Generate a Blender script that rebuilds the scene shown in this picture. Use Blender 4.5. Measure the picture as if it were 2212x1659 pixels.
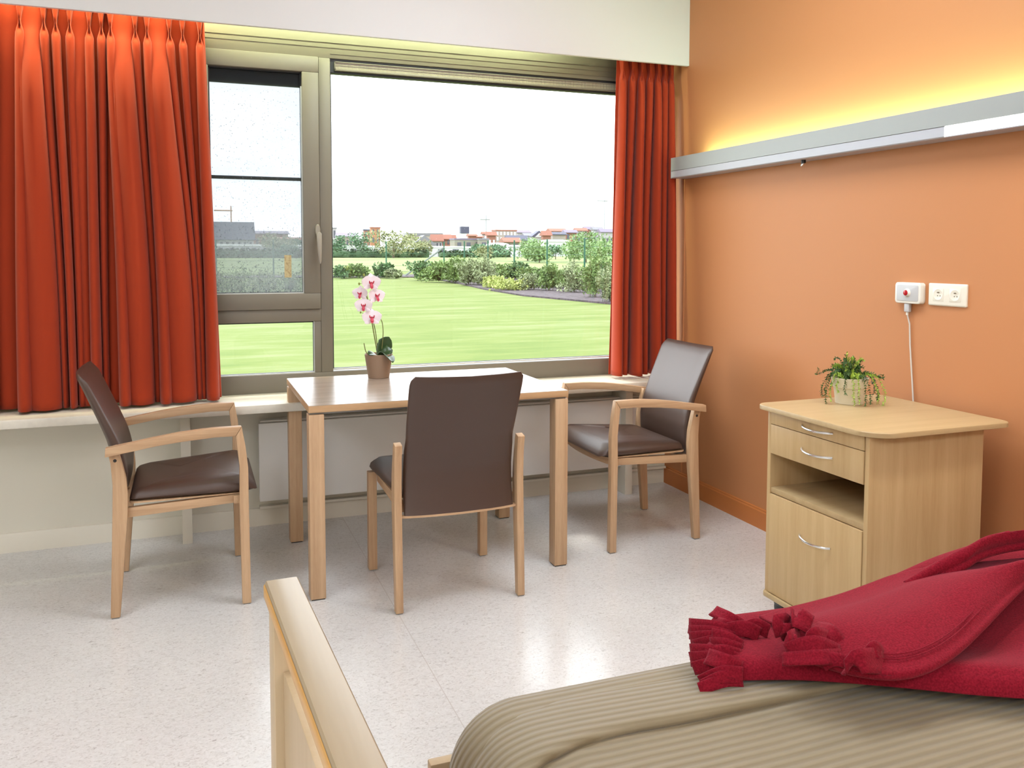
import bpy, bmesh, math, random
from mathutils import Vector, Matrix, noise
for o in list(bpy.data.objects): bpy.data.objects.remove(o, do_unlink=True)
SC = bpy.context.scene
COL = SC.collection
PI = math.pi
R = random.Random(7)

# ---------------------------------------------------------------- camera
IW, IH = 2212., 1659.
FPX, PX, PY, CAMH = 1840., 1106., 656., 1.332
YAW, PITCH, ROLL = math.radians(20.8), math.radians(3.51), math.radians(0.10)
FW = Vector((math.sin(YAW)*math.cos(PITCH), math.cos(YAW)*math.cos(PITCH), -math.sin(PITCH)))
RT0 = Vector((math.cos(YAW), -math.sin(YAW), 0)); UP0 = RT0.cross(FW)
RT = math.cos(ROLL)*RT0 + math.sin(ROLL)*UP0
UP = math.cos(ROLL)*UP0 - math.sin(ROLL)*RT0
cam_d = bpy.data.cameras.new('camera'); cam = bpy.data.objects.new('camera', cam_d); COL.objects.link(cam)
cam.matrix_world = Matrix(((RT.x, UP.x, -FW.x, 0), (RT.y, UP.y, -FW.y, 0), (RT.z, UP.z, -FW.z, CAMH), (0, 0, 0, 1)))
cam_d.sensor_width = 36; cam_d.sensor_fit = 'HORIZONTAL'; cam_d.lens = 36*FPX/IW
cam_d.shift_x = 0.0; cam_d.shift_y = -(IH/2-PY)/IW
cam_d.clip_start = 0.05; cam_d.clip_end = 3000
SC.camera = cam
ORG = Vector((0, 0, CAMH))
def ray(u, v): return FW + RT*((u-PX)/FPX) - UP*((v-PY)/FPX)
def hit(u, v, ax, val):
    """point of the place seen at photo position (u, v), on the plane where axis ax equals val"""
    d = ray(u, v); return ORG + d*((val-ORG[ax])/d[ax])

# ---------------------------------------------------------------- world, sun, exposure
SC.view_settings.view_transform = 'Standard'; SC.view_settings.look = 'None'
SC.view_settings.exposure = 0.24; SC.view_settings.gamma = 1.0; SC.view_settings.use_curve_mapping = False
W = bpy.data.worlds.new('sky'); SC.world = W; W.use_nodes = True
wt = W.node_tree; wt.nodes.clear()
wo = wt.nodes.new('ShaderNodeOutputWorld'); wb = wt.nodes.new('ShaderNodeBackground')
tc = wt.nodes.new('ShaderNodeTexCoord'); mp = wt.nodes.new('ShaderNodeMapping'); mp.inputs['Scale'].default_value = (2.2, 2.2, 6)
nz = wt.nodes.new('ShaderNodeTexNoise'); nz.inputs['Scale'].default_value = 1.6; nz.inputs['Detail'].default_value = 6
cr = wt.nodes.new('ShaderNodeValToRGB')
cr.color_ramp.elements[0].position = 0.35; cr.color_ramp.elements[0].color = (0.80, 0.90, 1.0, 1)
cr.color_ramp.elements[1].position = 0.6; cr.color_ramp.elements[1].color = (1, 1, 1, 1)
wt.links.new(tc.outputs['Generated'], mp.inputs[0]); wt.links.new(mp.outputs[0], nz.inputs['Vector'])
wt.links.new(nz.outputs['Fac'], cr.inputs[0]); wt.links.new(cr.outputs[0], wb.inputs['Color'])
# glow added to the unseen sky left of the view, brightens the right wall
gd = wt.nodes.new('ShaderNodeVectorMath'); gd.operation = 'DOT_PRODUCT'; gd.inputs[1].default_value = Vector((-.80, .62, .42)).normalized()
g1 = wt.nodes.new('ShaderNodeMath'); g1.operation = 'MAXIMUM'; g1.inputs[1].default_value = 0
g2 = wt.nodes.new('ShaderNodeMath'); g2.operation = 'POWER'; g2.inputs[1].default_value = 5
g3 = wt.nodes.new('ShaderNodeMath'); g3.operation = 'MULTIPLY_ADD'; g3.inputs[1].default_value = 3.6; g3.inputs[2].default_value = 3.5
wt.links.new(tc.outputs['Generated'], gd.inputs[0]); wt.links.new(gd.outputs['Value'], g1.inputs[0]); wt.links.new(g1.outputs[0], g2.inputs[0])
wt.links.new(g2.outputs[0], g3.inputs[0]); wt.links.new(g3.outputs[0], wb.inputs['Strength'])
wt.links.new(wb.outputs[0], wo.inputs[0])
sun_d = bpy.data.lights.new('sun', 'SUN'); sun = bpy.data.objects.new('sun', sun_d); COL.objects.link(sun)
sun_d.energy = 2.6; sun_d.angle = math.radians(8.0); sun_d.color = (1.0, 0.94, 0.84)
sun.rotation_euler = Vector((0.30, -1.0, -1.92)).to_track_quat('-Z', 'Y').to_euler()
sun.location = (-5, 20, 30)

def area(name, loc, direction, sx, sy, power, color, parent=None, spread=PI):
    d = bpy.data.lights.new(name, 'AREA'); d.shape = 'RECTANGLE'; d.size = sx; d.size_y = sy
    d.energy = power; d.color = color; d.spread = spread
    o = bpy.data.objects.new(name, d); COL.objects.link(o); o.location = loc
    o.rotation_euler = Vector(direction).to_track_quat('-Z', 'Y').to_euler()
    if parent: o.parent = parent
    return o
# window daylight is helped by fill panels, added under the ceiling further down
LAMP_K = 1.0

# ---------------------------------------------------------------- materials
def newmat(name):
    m = bpy.data.materials.new(name); m.use_nodes = True
    t = m.node_tree; return m, t, t.nodes['Principled BSDF']
def solid(name, col, rough=0.5, metal=0.0, spec=0.5, bump=0.0, bscale=200, sheen=0.0, var=0.0, vscale=6):
    m, t, b = newmat(name)
    b.inputs['Base Color'].default_value = (*col, 1); b.inputs['Roughness'].default_value = rough
    b.inputs['Metallic'].default_value = metal; b.inputs['Specular IOR Level'].default_value = spec
    if sheen: b.inputs['Sheen Weight'].default_value = sheen
    tcn = t.nodes.new('ShaderNodeTexCoord')
    if bump:
        n = t.nodes.new('ShaderNodeTexNoise'); n.inputs['Scale'].default_value = bscale; n.inputs['Detail'].default_value = 3
        bp = t.nodes.new('ShaderNodeBump'); bp.inputs['Strength'].default_value = bump; bp.inputs['Distance'].default_value = 0.002
        t.links.new(tcn.outputs['Object'], n.inputs['Vector']); t.links.new(n.outputs['Fac'], bp.inputs['Height'])
        t.links.new(bp.outputs[0], b.inputs['Normal'])
    if var:
        n = t.nodes.new('ShaderNodeTexNoise'); n.inputs['Scale'].default_value = vscale; n.inputs['Detail'].default_value = 4
        r = t.nodes.new('ShaderNodeValToRGB')
        r.color_ramp.elements[0].position = 0.3; r.color_ramp.elements[1].position = 0.7
        r.color_ramp.elements[0].color = (*[c*(1-var) for c in col], 1); r.color_ramp.elements[1].color = (*[min(1, c*(1+var)) for c in col], 1)
        t.links.new(tcn.outputs['Object'], n.inputs['Vector']); t.links.new(n.outputs['Fac'], r.inputs[0]); t.links.new(r.outputs[0], b.inputs['Base Color'])
    return m
def wood(name, c0, c1, axis=2, rough=0.42, fine=1.0):
    m, t, b = newmat(name); b.inputs['Roughness'].default_value = rough; b.inputs['Specular IOR Level'].default_value = 0.35
    tcn = t.nodes.new('ShaderNodeTexCoord'); mpn = t.nodes.new('ShaderNodeMapping')
    s = [38*fine]*3; s[axis] = 1.3*fine; mpn.inputs['Scale'].default_value = s
    n = t.nodes.new('ShaderNodeTexNoise'); n.inputs['Scale'].default_value = 1.0; n.inputs['Detail'].default_value = 5; n.inputs['Distortion'].default_value = 0.6
    mp2 = t.nodes.new('ShaderNodeMapping'); s2 = [260*fine]*3; s2[axis] = 22*fine; mp2.inputs['Scale'].default_value = s2
    n2 = t.nodes.new('ShaderNodeTexNoise'); n2.inputs['Scale'].default_value = 1.0; n2.inputs['Detail'].default_value = 2
    mx = t.nodes.new('ShaderNodeMath'); mx.operation = 'MULTIPLY_ADD'; mx.inputs[1].default_value = 0.28
    r = t.nodes.new('ShaderNodeValToRGB')
    r.color_ramp.elements[0].position = 0.42; r.color_ramp.elements[0].color = (*c0, 1)
    r.color_ramp.elements[1].position = 0.86; r.color_ramp.elements[1].color = (*c1, 1)
    t.links.new(tcn.outputs['Object'], mpn.inputs[0]); t.links.new(mpn.outputs[0], n.inputs['Vector'])
    t.links.new(tcn.outputs['Object'], mp2.inputs[0]); t.links.new(mp2.outputs[0], n2.inputs['Vector'])
    t.links.new(n2.outputs['Fac'], mx.inputs[0]); t.links.new(n.outputs['Fac'], mx.inputs[2])
    t.links.new(mx.outputs[0], r.inputs[0]); t.links.new(r.outputs[0], b.inputs['Base Color'])
    return m
def emit(name, col, s):
    m, t, b = newmat(name); b.inputs['Base Color'].default_value = (*col, 1)
    b.inputs['Emission Color'].default_value = (*col, 1); b.inputs['Emission Strength'].default_value = s
    return m
def glass(name, tint, refl=0.06):
    m = bpy.data.materials.new(name); m.use_nodes = True; t = m.node_tree; t.nodes.clear()
    o = t.nodes.new('ShaderNodeOutputMaterial'); tr = t.nodes.new('ShaderNodeBsdfTransparent'); tr.inputs[0].default_value = (*tint, 1)
    g = t.nodes.new('ShaderNodeBsdfGlossy'); g.inputs['Roughness'].default_value = 0.02
    mx = t.nodes.new('ShaderNodeMixShader'); mx.inputs[0].default_value = refl
    t.links.new(tr.outputs[0], mx.inputs[1]); t.links.new(g.outputs[0], mx.inputs[2]); t.links.new(mx.outputs[0], o.inputs[0])
    return m

def sticker_mat():
    m = bpy.data.materials.new('cream_sticker'); m.use_nodes = True; t = m.node_tree; t.nodes.clear()
    o = t.nodes.new('ShaderNodeOutputMaterial'); tl = t.nodes.new('ShaderNodeBsdfTranslucent'); df = t.nodes.new('ShaderNodeBsdfDiffuse'); mx = t.nodes.new('ShaderNodeMixShader')
    tcn = t.nodes.new('ShaderNodeTexCoord'); n = t.nodes.new('ShaderNodeTexNoise'); n.inputs['Scale'].default_value = 90
    r = t.nodes.new('ShaderNodeValToRGB'); r.color_ramp.elements[0].position = .35; r.color_ramp.elements[0].color = (.62, .50, .32, 1); r.color_ramp.elements[1].position = .55; r.color_ramp.elements[1].color = (.80, .70, .50, 1)
    L = t.links.new; L(tcn.outputs['Object'], n.inputs['Vector']); L(n.outputs['Fac'], r.inputs[0]); L(r.outputs[0], tl.inputs[0]); L(r.outputs[0], df.inputs[0])
    mx.inputs[0].default_value = .25; L(tl.outputs[0], mx.inputs[1]); L(df.outputs[0], mx.inputs[2]); L(mx.outputs[0], o.inputs[0])
    return m
def wet_glass():
    m = glass('wet_sash_glass', (0.51, 0.525, 0.54), 0.02); t = m.node_tree; o = [n for n in t.nodes if n.type == 'OUTPUT_MATERIAL'][0]
    prev = o.inputs[0].links[0].from_socket; tl = t.nodes.new('ShaderNodeBsdfTranslucent'); tl.inputs[0].default_value = (.92, .95, 1, 1)
    mx = t.nodes.new('ShaderNodeMixShader'); mx.inputs[0].default_value = 0.11
    t.links.new(prev, mx.inputs[1]); t.links.new(tl.outputs[0], mx.inputs[2]); t.links.new(mx.outputs[0], o.inputs[0])
    return m
B0, B1 = (0.44, 0.27, 0.15), (0.60, 0.40, 0.24)
M = dict(
    beech=wood('beech', B0, B1, 2), beech_x=wood('beech_lengthways', B0, B1, 0), beech_y=wood('beech_crossways', B0, B1, 1),
    table=wood('table_laminate', (0.31, 0.235, 0.175), (0.38, 0.30, 0.235), 0, 0.25, 0.6), tedge=wood('table_edge', (0.48, 0.29, 0.15), (0.60, 0.38, 0.21), 0, 0.4),
    cab=wood('cabinet_laminate', (0.50, 0.33, 0.155), (0.60, 0.42, 0.215), 2, 0.42, 0.7), cabtop=wood('cabinet_top_laminate', (0.44, 0.31, 0.155), (0.51, 0.37, 0.20), 0, 0.36, 0.6),
    bedw=wood('bed_wood', (0.33, 0.245, 0.15), (0.39, 0.30, 0.19), 1, 0.30, 0.5), bedp=wood('bed_panel', (0.50, 0.37, 0.22), (0.57, 0.43, 0.28), 2, 0.4, 0.5),
    bedge=wood('bed_edge', (0.55, 0.27, 0.06), (0.68, 0.42, 0.14), 1, 0.35, 0.8),
    vinyl=solid('taupe_vinyl', (0.070, 0.038, 0.027), 0.42, bump=0.2, bscale=500, spec=0.6),
    wallo=solid('orange_paint', (0.535, 0.228, 0.095), 0.5, bump=0.06, bscale=300, spec=0.3),
    skirto=solid('orange_skirting', (0.56, 0.19, 0.05), 0.4, spec=0.4),
    wallc=solid('cream_paint', (0.78, 0.74, 0.63), 0.6, bump=0.05, bscale=300), skirtc=solid('cream_skirting', (0.79, 0.74, 0.63), 0.45),
    white=solid('white_paint', (0.72, 0.73, 0.74), 0.6), ceil=solid('ceiling_paint', (0.8, 0.78, 0.74), 0.8),
    sill=solid('sill_stone', (0.72, 0.66, 0.56), 0.35, var=0.04, vscale=40), rad=solid('radiator_enamel', (0.86, 0.84, 0.80), 0.4),
    frame=solid('window_aluminium', (0.175, 0.155, 0.120), 0.42, bump=0.05, bscale=600), framed=solid('frame_gasket', (0.012, 0.013, 0.016), 0.5),
    lip=solid('glass_spacer', (0.62, 0.65, 0.66), 0.35, metal=0.4),
    handle=solid('window_handle_metal', (0.30, 0.27, 0.225), 0.35),
    curtain=solid('orange_curtain_cloth', (0.33, 0.034, 0.008), 0.85, spec=0.2, sheen=0.12, bump=0.15, bscale=900),
    chrome=solid('brushed_chrome', (0.78, 0.78, 0.78), 0.22, metal=1.0), black=solid('black_rubber', (0.012, 0.013, 0.015), 0.35),
    dark=solid('dark_gap', (0.03, 0.02, 0.015), 0.8), plate=solid('grey_steel', (0.25, 0.25, 0.24), 0.4, metal=0.6),
    rail=solid('pale_grey_metal', (0.34, 0.36, 0.35), 0.45), railb=solid('pale_diffuser', (0.44, 0.45, 0.49), 0.4),
    boxw=solid('white_plastic', (0.80, 0.77, 0.70), 0.32), boxg=solid('grey_plastic', (0.52, 0.52, 0.53), 0.4), red=solid('red_button', (0.42, 0.008, 0.016), 0.22),
    sock=solid('ivory_plastic', (0.80, 0.76, 0.66), 0.32), sockd=solid('ivory_recess', (0.66, 0.61, 0.48), 0.4), pinh=solid('socket_contact', (0.16, 0.13, 0.09), 0.5),
    cable=solid('grey_cable', (0.62, 0.58, 0.52), 0.45),
    potb=solid('taupe_pot', (0.30, 0.20, 0.135), 0.6), potc=solid('cream_pot', (0.70, 0.62, 0.46), 0.4), soil=solid('potting_soil', (0.05, 0.03, 0.02), 0.9),
    oleaf=solid('orchid_leaf', (0.035, 0.075, 0.025), 0.28), ostem=solid('orchid_stem', (0.17, 0.17, 0.05), 0.5),
    petal=solid('orchid_petal', (0.86, 0.77, 0.82), 0.6), lipm=solid('orchid_lip', (0.55, 0.05, 0.09), 0.5), bud=solid('orchid_bud', (0.24, 0.28, 0.06), 0.5),
    leafd=solid('dark_small_leaf', (0.055, 0.12, 0.025), 0.5, var=0.5, vscale=40), leafl=solid('lime_small_leaf', (0.33, 0.48, 0.06), 0.5, var=0.3, vscale=60),
    twig=solid('plant_twig', (0.13, 0.09, 0.05), 0.7),
    mattress=solid('mattress_cover', (0.45, 0.40, 0.32), 0.8),
    # outdoors
    gravel=solid('dark_mulch', (0.055, 0.042, 0.05), 0.95, bump=0.8, bscale=14, var=0.7, vscale=9),
    field=solid('meadow_grass', (0.145, 0.195, 0.055), 0.95, var=0.2, vscale=0.12),
    post=solid('green_post', (0.01, 0.09, 0.045), 0.5), strut=solid('dark_strut', (0.05, 0.075, 0.06), 0.6),
    hedge=solid('hedge_leaf', (0.05, 0.10, 0.045), 0.8, var=0.5, vscale=0.8),
    s1=solid('shrub_green', (0.13, 0.20, 0.055), 0.7, var=0.5, vscale=3), s2=solid('shrub_dark', (0.065, 0.135, 0.045), 0.7, var=0.5, vscale=3),
    s3=solid('shrub_sage', (0.20, 0.24, 0.12), 0.7, var=0.4, vscale=4), s4=solid('shrub_yellow', (0.33, 0.38, 0.11), 0.7, var=0.35, vscale=4),
    t1=solid('tree_green', (0.19, 0.29, 0.12), 0.8, var=0.35, vscale=0.4), t2=solid('tree_dark', (0.12, 0.22, 0.12), 0.8, var=0.4, vscale=0.5), t3=solid('tree_olive', (0.23, 0.25, 0.12), 0.8, var=0.3, vscale=0.4),
    bark=solid('bark', (0.12, 0.09, 0.06), 0.9),
    bw=solid('white_render', (0.48, 0.475, 0.49), 0.8), bb=solid('red_brick', (0.26, 0.115, 0.085), 0.8), bo=solid('orange_brick', (0.34, 0.15, 0.08), 0.8),
    bg=solid('grey_brick', (0.22, 0.20, 0.165), 0.8), bp=solid('pale_render', (0.36, 0.335, 0.36), 0.8), bt=solid('tan_render', (0.30, 0.26, 0.235), 0.8),
    rs=solid('slate_roof', (0.055, 0.06, 0.10), 0.6), rr=solid('red_roof', (0.24, 0.095, 0.065), 0.7), rp=solid('purple_roof', (0.15, 0.125, 0.18), 0.6), rw=solid('white_roof', (0.82, 0.82, 0.82), 0.6),
    rg=solid('grey_roof', (0.16, 0.16, 0.18), 0.6), win=solid('dark_window_pane', (0.06, 0.065, 0.09), 0.3), winl=solid('light_window_pane', (0.75, 0.77, 0.8), 0.3),
    crane=solid('crane_steel', (0.27, 0.28, 0.31), 0.6), cranel=solid('orange_crane_steel', (0.5, 0.26, 0.15), 0.6),
    label=sticker_mat(),
    glass=glass('clear_glass', (0.98, 0.99, 0.985), 0.02), glassb=wet_glass(),
    drop=glass('raindrop', (0.50, 0.55, 0.60), 0.15), lampglow=emit('lamp_diffuser_glow', (1.0, 0.97, 0.90), 6.0), panel=emit('fill_panel_glow', (1.0, 0.98, 0.96), 1.2),
    tube=emit('warm_tube_glow', (1.0, 0.85, 0.5), 8.0),
)
def mat_floor():
    m, t, b = newmat('marbled_linoleum'); b.inputs['Roughness'].default_value = 0.21; b.inputs['Specular IOR Level'].default_value = 0.75
    tcn = t.nodes.new('ShaderNodeTexCoord')
    mp1 = t.nodes.new('ShaderNodeMapping'); mp1.inputs['Scale'].default_value = (66, 105, 1); mp1.inputs['Rotation'].default_value = (0, 0, 0.35)
    n1 = t.nodes.new('ShaderNodeTexNoise'); n1.inputs['Scale'].default_value = 1; n1.inputs['Detail'].default_value = 5; n1.inputs['Roughness'].default_value = 0.68; n1.inputs['Distortion'].default_value = 1.6
    r1 = t.nodes.new('ShaderNodeValToRGB'); e = r1.color_ramp.elements
    e[0].position = 0.30; e[0].color = (0.43, 0.40, 0.385, 1); e[1].position = 0.45; e[1].color = (0.67, 0.655, 0.64, 1)
    x = e.new(0.66); x.color = (0.75, 0.74, 0.73, 1)
    n2 = t.nodes.new('ShaderNodeTexNoise'); n2.inputs['Scale'].default_value = 2.2; n2.inputs['Detail'].default_value = 3
    r2 = t.nodes.new('ShaderNodeValToRGB'); r2.color_ramp.elements[0].position = 0.35; r2.color_ramp.elements[0].color = (0.93, 0.93, 0.93, 1); r2.color_ramp.elements[1].position = 0.65
    mx = t.nodes.new('ShaderNodeMixRGB'); mx.blend_type = 'MULTIPLY'; mx.inputs[0].default_value = 1
    # welded seam between two floor sheets
    sp = t.nodes.new('ShaderNodeSeparateXYZ'); sb = t.nodes.new('ShaderNodeMath'); sb.operation = 'SUBTRACT'; sb.inputs[1].default_value = 0.697
    ab = t.nodes.new('ShaderNodeMath'); ab.operation = 'ABSOLUTE'; lt = t.nodes.new('ShaderNodeMath'); lt.operation = 'LESS_THAN'; lt.inputs[1].default_value = 0.0016
    mx2 = t.nodes.new('ShaderNodeMixRGB'); mx2.inputs[2].default_value = (0.5, 0.46, 0.43, 1)
    ml = t.nodes.new('ShaderNodeMath'); ml.operation = 'MULTIPLY'; ml.inputs[1].default_value = 0.7
    L = t.links.new
    L(tcn.outputs['Object'], mp1.inputs[0]); L(mp1.outputs[0], n1.inputs['Vector']); L(n1.outputs['Fac'], r1.inputs[0])
    L(tcn.outputs['Object'], n2.inputs['Vector']); L(n2.outputs['Fac'], r2.inputs[0])
    L(r1.outputs[0], mx.inputs[1]); L(r2.outputs[0], mx.inputs[2])
    L(tcn.outputs['Object'], sp.inputs[0]); L(sp.outputs['X'], sb.inputs[0]); L(sb.outputs[0], ab.inputs[0]); L(ab.outputs[0], lt.inputs[0]); L(lt.outputs[0], ml.inputs[0])
    L(ml.outputs[0], mx2.inputs[0]); L(mx.outputs[0], mx2.inputs[1]); L(mx2.outputs[0], b.inputs['Base Color'])
    bp = t.nodes.new('ShaderNodeBump'); bp.inputs['Strength'].default_value = 0.08; bp.inputs['Distance'].default_value = 0.002
    L(n2.outputs['Fac'], bp.inputs['Height']); L(bp.outputs[0], b.inputs['Normal'])
    return m
M['floor'] = mat_floor()
def mat_lawn():
    m, t, b = newmat('mown_lawn'); b.inputs['Roughness'].default_value = 0.95; b.inputs['Specular IOR Level'].default_value = 0.1
    tcn = t.nodes.new('ShaderNodeTexCoord')
    mp1 = t.nodes.new('ShaderNodeMapping'); mp1.inputs['Scale'].default_value = (0.35, 1.3, 1)
    n1 = t.nodes.new('ShaderNodeTexNoise'); n1.inputs['Scale'].default_value = 1; n1.inputs['Detail'].default_value = 8; n1.inputs['Roughness'].default_value = 0.72
    r = t.nodes.new('ShaderNodeValToRGB'); e = r.color_ramp.elements
    e[0].position = 0.33; e[0].color = (0.095, 0.138, 0.038, 1); e[1].position = 0.68; e[1].color = (0.172, 0.198, 0.092, 1)
    x = e.new(0.5); x.color = (0.128, 0.165, 0.049, 1)
    L = t.links.new
    L(tcn.outputs['Object'], mp1.inputs[0]); L(mp1.outputs[0], n1.inputs['Vector']); L(n1.outputs['Fac'], r.inputs[0]); L(r.outputs[0], b.inputs['Base Color'])
    return m
M['lawn'] = mat_lawn()
def mat_fleece():
    m, t, b = newmat('red_fleece'); b.inputs['Roughness'].default_value = 0.95; b.inputs['Specular IOR Level'].default_value = 0.1
    b.inputs['Sheen Weight'].default_value = 0.16; b.inputs['Sheen Roughness'].default_value = 0.5; b.inputs['Sheen Tint'].default_value = (1.0, 0.35, 0.42, 1)
    tcn = t.nodes.new('ShaderNodeTexCoord')
    n = t.nodes.new('ShaderNodeTexNoise'); n.inputs['Scale'].default_value = 330; n.inputs['Detail'].default_value = 4
    r = t.nodes.new('ShaderNodeValToRGB'); r.color_ramp.elements[0].position = 0.3; r.color_ramp.elements[1].position = 0.7
    r.color_ramp.elements[0].color = (0.155, 0.004, 0.012, 1); r.color_ramp.elements[1].color = (0.27, 0.010, 0.024, 1)
    bp = t.nodes.new('ShaderNodeBump'); bp.inputs['Strength'].default_value = 0.55; bp.inputs['Distance'].default_value = 0.002
    L = t.links.new
    L(tcn.outputs['Object'], n.inputs['Vector']); L(n.outputs['Fac'], r.inputs[0]); L(r.outputs[0], b.inputs['Base Color'])
    L(n.outputs['Fac'], bp.inputs['Height']); L(bp.outputs[0], b.inputs['Normal'])
    return m
M['fleece'] = mat_fleece()
def mat_cover(name, phase):
    m, t, b = newmat(name); b.inputs['Roughness'].default_value = 0.62; b.inputs['Sheen Weight'].default_value = 0.25; b.inputs['Specular IOR Level'].default_value = 0.3
    tcn = t.nodes.new('ShaderNodeTexCoord'); mpn = t.nodes.new('ShaderNodeMapping'); mpn.inputs['Rotation'].default_value = (0, 0, phase)
    wv = t.nodes.new('ShaderNodeTexWave'); wv.wave_type = 'BANDS'; wv.bands_direction = 'Y'; wv.inputs['Scale'].default_value = 18.5; wv.inputs['Distortion'].default_value = 0.5; wv.inputs['Detail Scale'].default_value = 0.6
    r = t.nodes.new('ShaderNodeValToRGB'); r.color_ramp.elements[0].position = 0.25; r.color_ramp.elements[1].position = 0.8
    r.color_ramp.elements[0].color = (0.205, 0.158, 0.088, 1); r.color_ramp.elements[1].color = (0.255, 0.205, 0.125, 1)
    bp = t.nodes.new('ShaderNodeBump'); bp.inputs['Strength'].default_value = 0.5; bp.inputs['Distance'].default_value = 0.003
    n = t.nodes.new('ShaderNodeTexNoise'); n.inputs['Scale'].default_value = 700
    bp2 = t.nodes.new('ShaderNodeBump'); bp2.inputs['Strength'].default_value = 0.15; bp2.inputs['Distance'].default_value = 0.001
    L = t.links.new
    L(tcn.outputs['Object'], mpn.inputs[0]); L(mpn.outputs[0], wv.inputs['Vector']); L(wv.outputs['Fac'], r.inputs[0]); L(r.outputs[0], b.inputs['Base Color'])
    L(wv.outputs['Fac'], bp.inputs['Height']); L(tcn.outputs['Object'], n.inputs['Vector']); L(n.outputs['Fac'], bp2.inputs['Height'])
    L(bp.outputs[0], bp2.inputs['Normal']); L(bp2.outputs[0], b.inputs['Normal'])
    return m
M['cover'] = mat_cover('ribbed_beige_cover', 0.0); M['cover2'] = mat_cover('ribbed_beige_cover_upper', 0.06)
def mat_grille():
    m, t, b = newmat('vent_grille'); b.inputs['Roughness'].default_value = 0.5
    tcn = t.nodes.new('ShaderNodeTexCoord'); sp = t.nodes.new('ShaderNodeSeparateXYZ')
    a = t.nodes.new('ShaderNodeMath'); a.operation = 'MULTIPLY'; a.inputs[1].default_value = 150
    f = t.nodes.new('ShaderNodeMath'); f.operation = 'FRACT'; g = t.nodes.new('ShaderNodeMath'); g.operation = 'GREATER_THAN'; g.inputs[1].default_value = 0.5
    mx = t.nodes.new('ShaderNodeMixRGB'); mx.inputs[1].default_value = (0.09, 0.075, 0.05, 1); mx.inputs[2].default_value = (0.42, 0.37, 0.27, 1)
    L = t.links.new
    L(tcn.outputs['Object'], sp.inputs[0]); L(sp.outputs['X'], a.inputs[0]); L(a.outputs[0], f.inputs[0]); L(f.outputs[0], g.inputs[0]); L(g.outputs[0], mx.inputs[0]); L(mx.outputs[0], b.inputs['Base Color'])
    return m
M['grille'] = mat_grille()

# ---------------------------------------------------------------- mesh helpers
class MB:
    def __init__(s): s.bm = bmesh.new()
    def box(s, x0, x1, y0, y1, z0, z1, bev=0.0, seg=2):
        b = bmesh.new()
        vs = [b.verts.new((x, y, z)) for x in (x0, x1) for y in (y0, y1) for z in (z0, z1)]
        for f in ((0, 1, 3, 2), (4, 6, 7, 5), (0, 4, 5, 1), (2, 3, 7, 6), (0, 2, 6, 4), (1, 5, 7, 3)): b.faces.new([vs[i] for i in f])
        if bev: bmesh.ops.bevel(b, geom=b.edges[:], offset=bev, segments=seg, profile=0.5, affect='EDGES')
        s.merge(b); return s
    def merge(s, b, mtx=None):
        if mtx: bmesh.ops.transform(b, matrix=mtx, verts=b.verts)
        mp_ = {v: s.bm.verts.new(v.co) for v in b.verts}
        for f in b.faces:
            try: s.bm.faces.new([mp_[v] for v in f.verts])
            except ValueError: pass
        b.free(); return s
    def prism(s, pts, fn, a, b_, bev=0.0, seg=2):
        """polygon pts (p, q) pushed from a to b_; fn(p, q, w) -> xyz"""
        b = bmesh.new()
        A = [b.verts.new(fn(p, q, a)) for p, q in pts]; Bv = [b.verts.new(fn(p, q, b_)) for p, q in pts]
        n = len(pts); b.faces.new(A); b.faces.new(Bv[::-1])
        for i in range(n): b.faces.new((A[i], Bv[i], Bv[(i+1) % n], A[(i+1) % n]))
        bmesh.ops.recalc_face_normals(b, faces=b.faces)
        if bev:
            ed = [e for e in b.edges if len(e.link_faces) == 2 and e.calc_face_angle(0) > 0.6]
            bmesh.ops.bevel(b, geom=ed, offset=bev, segments=seg, profile=0.5, affect='EDGES')
        s.merge(b); return s
    def loft(s, rings, cap0=True, cap1=True, closed=True):
        V = [[s.bm.verts.new(p) for p in r] for r in rings]; n = len(rings[0])
        for i in range(len(V)-1):
            for j in range(n if closed else n-1):
                k = (j+1) % n; s.bm.faces.new((V[i][j], V[i][k], V[i+1][k], V[i+1][j]))
        if cap0 and closed: s.bm.faces.new(V[0][::-1])
        if cap1 and closed: s.bm.faces.new(V[-1])
        return s
    def grid(s, rows): return s.loft(rows, closed=False)
    def tube(s, pts, r, n=8, cap=True):
        pts = [Vector(p) for p in pts]; rs = r if isinstance(r, (list, tuple)) else [r]*len(pts); rings = []
        up = Vector((0.123, 0.31, 0.94))
        for i, p in enumerate(pts):
            d = (pts[min(i+1, len(pts)-1)]-pts[max(i-1, 0)]).normalized()
            a = d.cross(up)
            if a.length < 1e-4: a = d.cross(Vector((1, 0, 0)))
            a.normalize(); b = d.cross(a)
            rings.append([p+(a*math.cos(t)+b*math.sin(t))*rs[i] for t in [2*PI*k/n for k in range(n)]])
        return s.loft(rings, cap, cap)
    def lathe(s, prof, c=(0, 0, 0), n=28, cap0=True, cap1=False):
        return s.loft([[(c[0]+r*math.cos(2*PI*k/n), c[1]+r*math.sin(2*PI*k/n), c[2]+z) for k in range(n)] for r, z in prof], cap0, cap1)
    def build(s, name, mat, parent=None, angle=35, **kw):
        bmesh.ops.recalc_face_normals(s.bm, faces=s.bm.faces) if kw.get('recalc', True) else None
        me = bpy.data.meshes.new(name); s.bm.to_mesh(me); s.bm.free()
        if mat: me.materials.append(mat)
        me.polygons.foreach_set('use_smooth', [True]*len(me.polygons))
        me.set_sharp_from_angle(angle=math.radians(angle))
        o = bpy.data.objects.new(name, me); COL.objects.link(o)
        if parent: o.parent = parent
        return o
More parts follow.
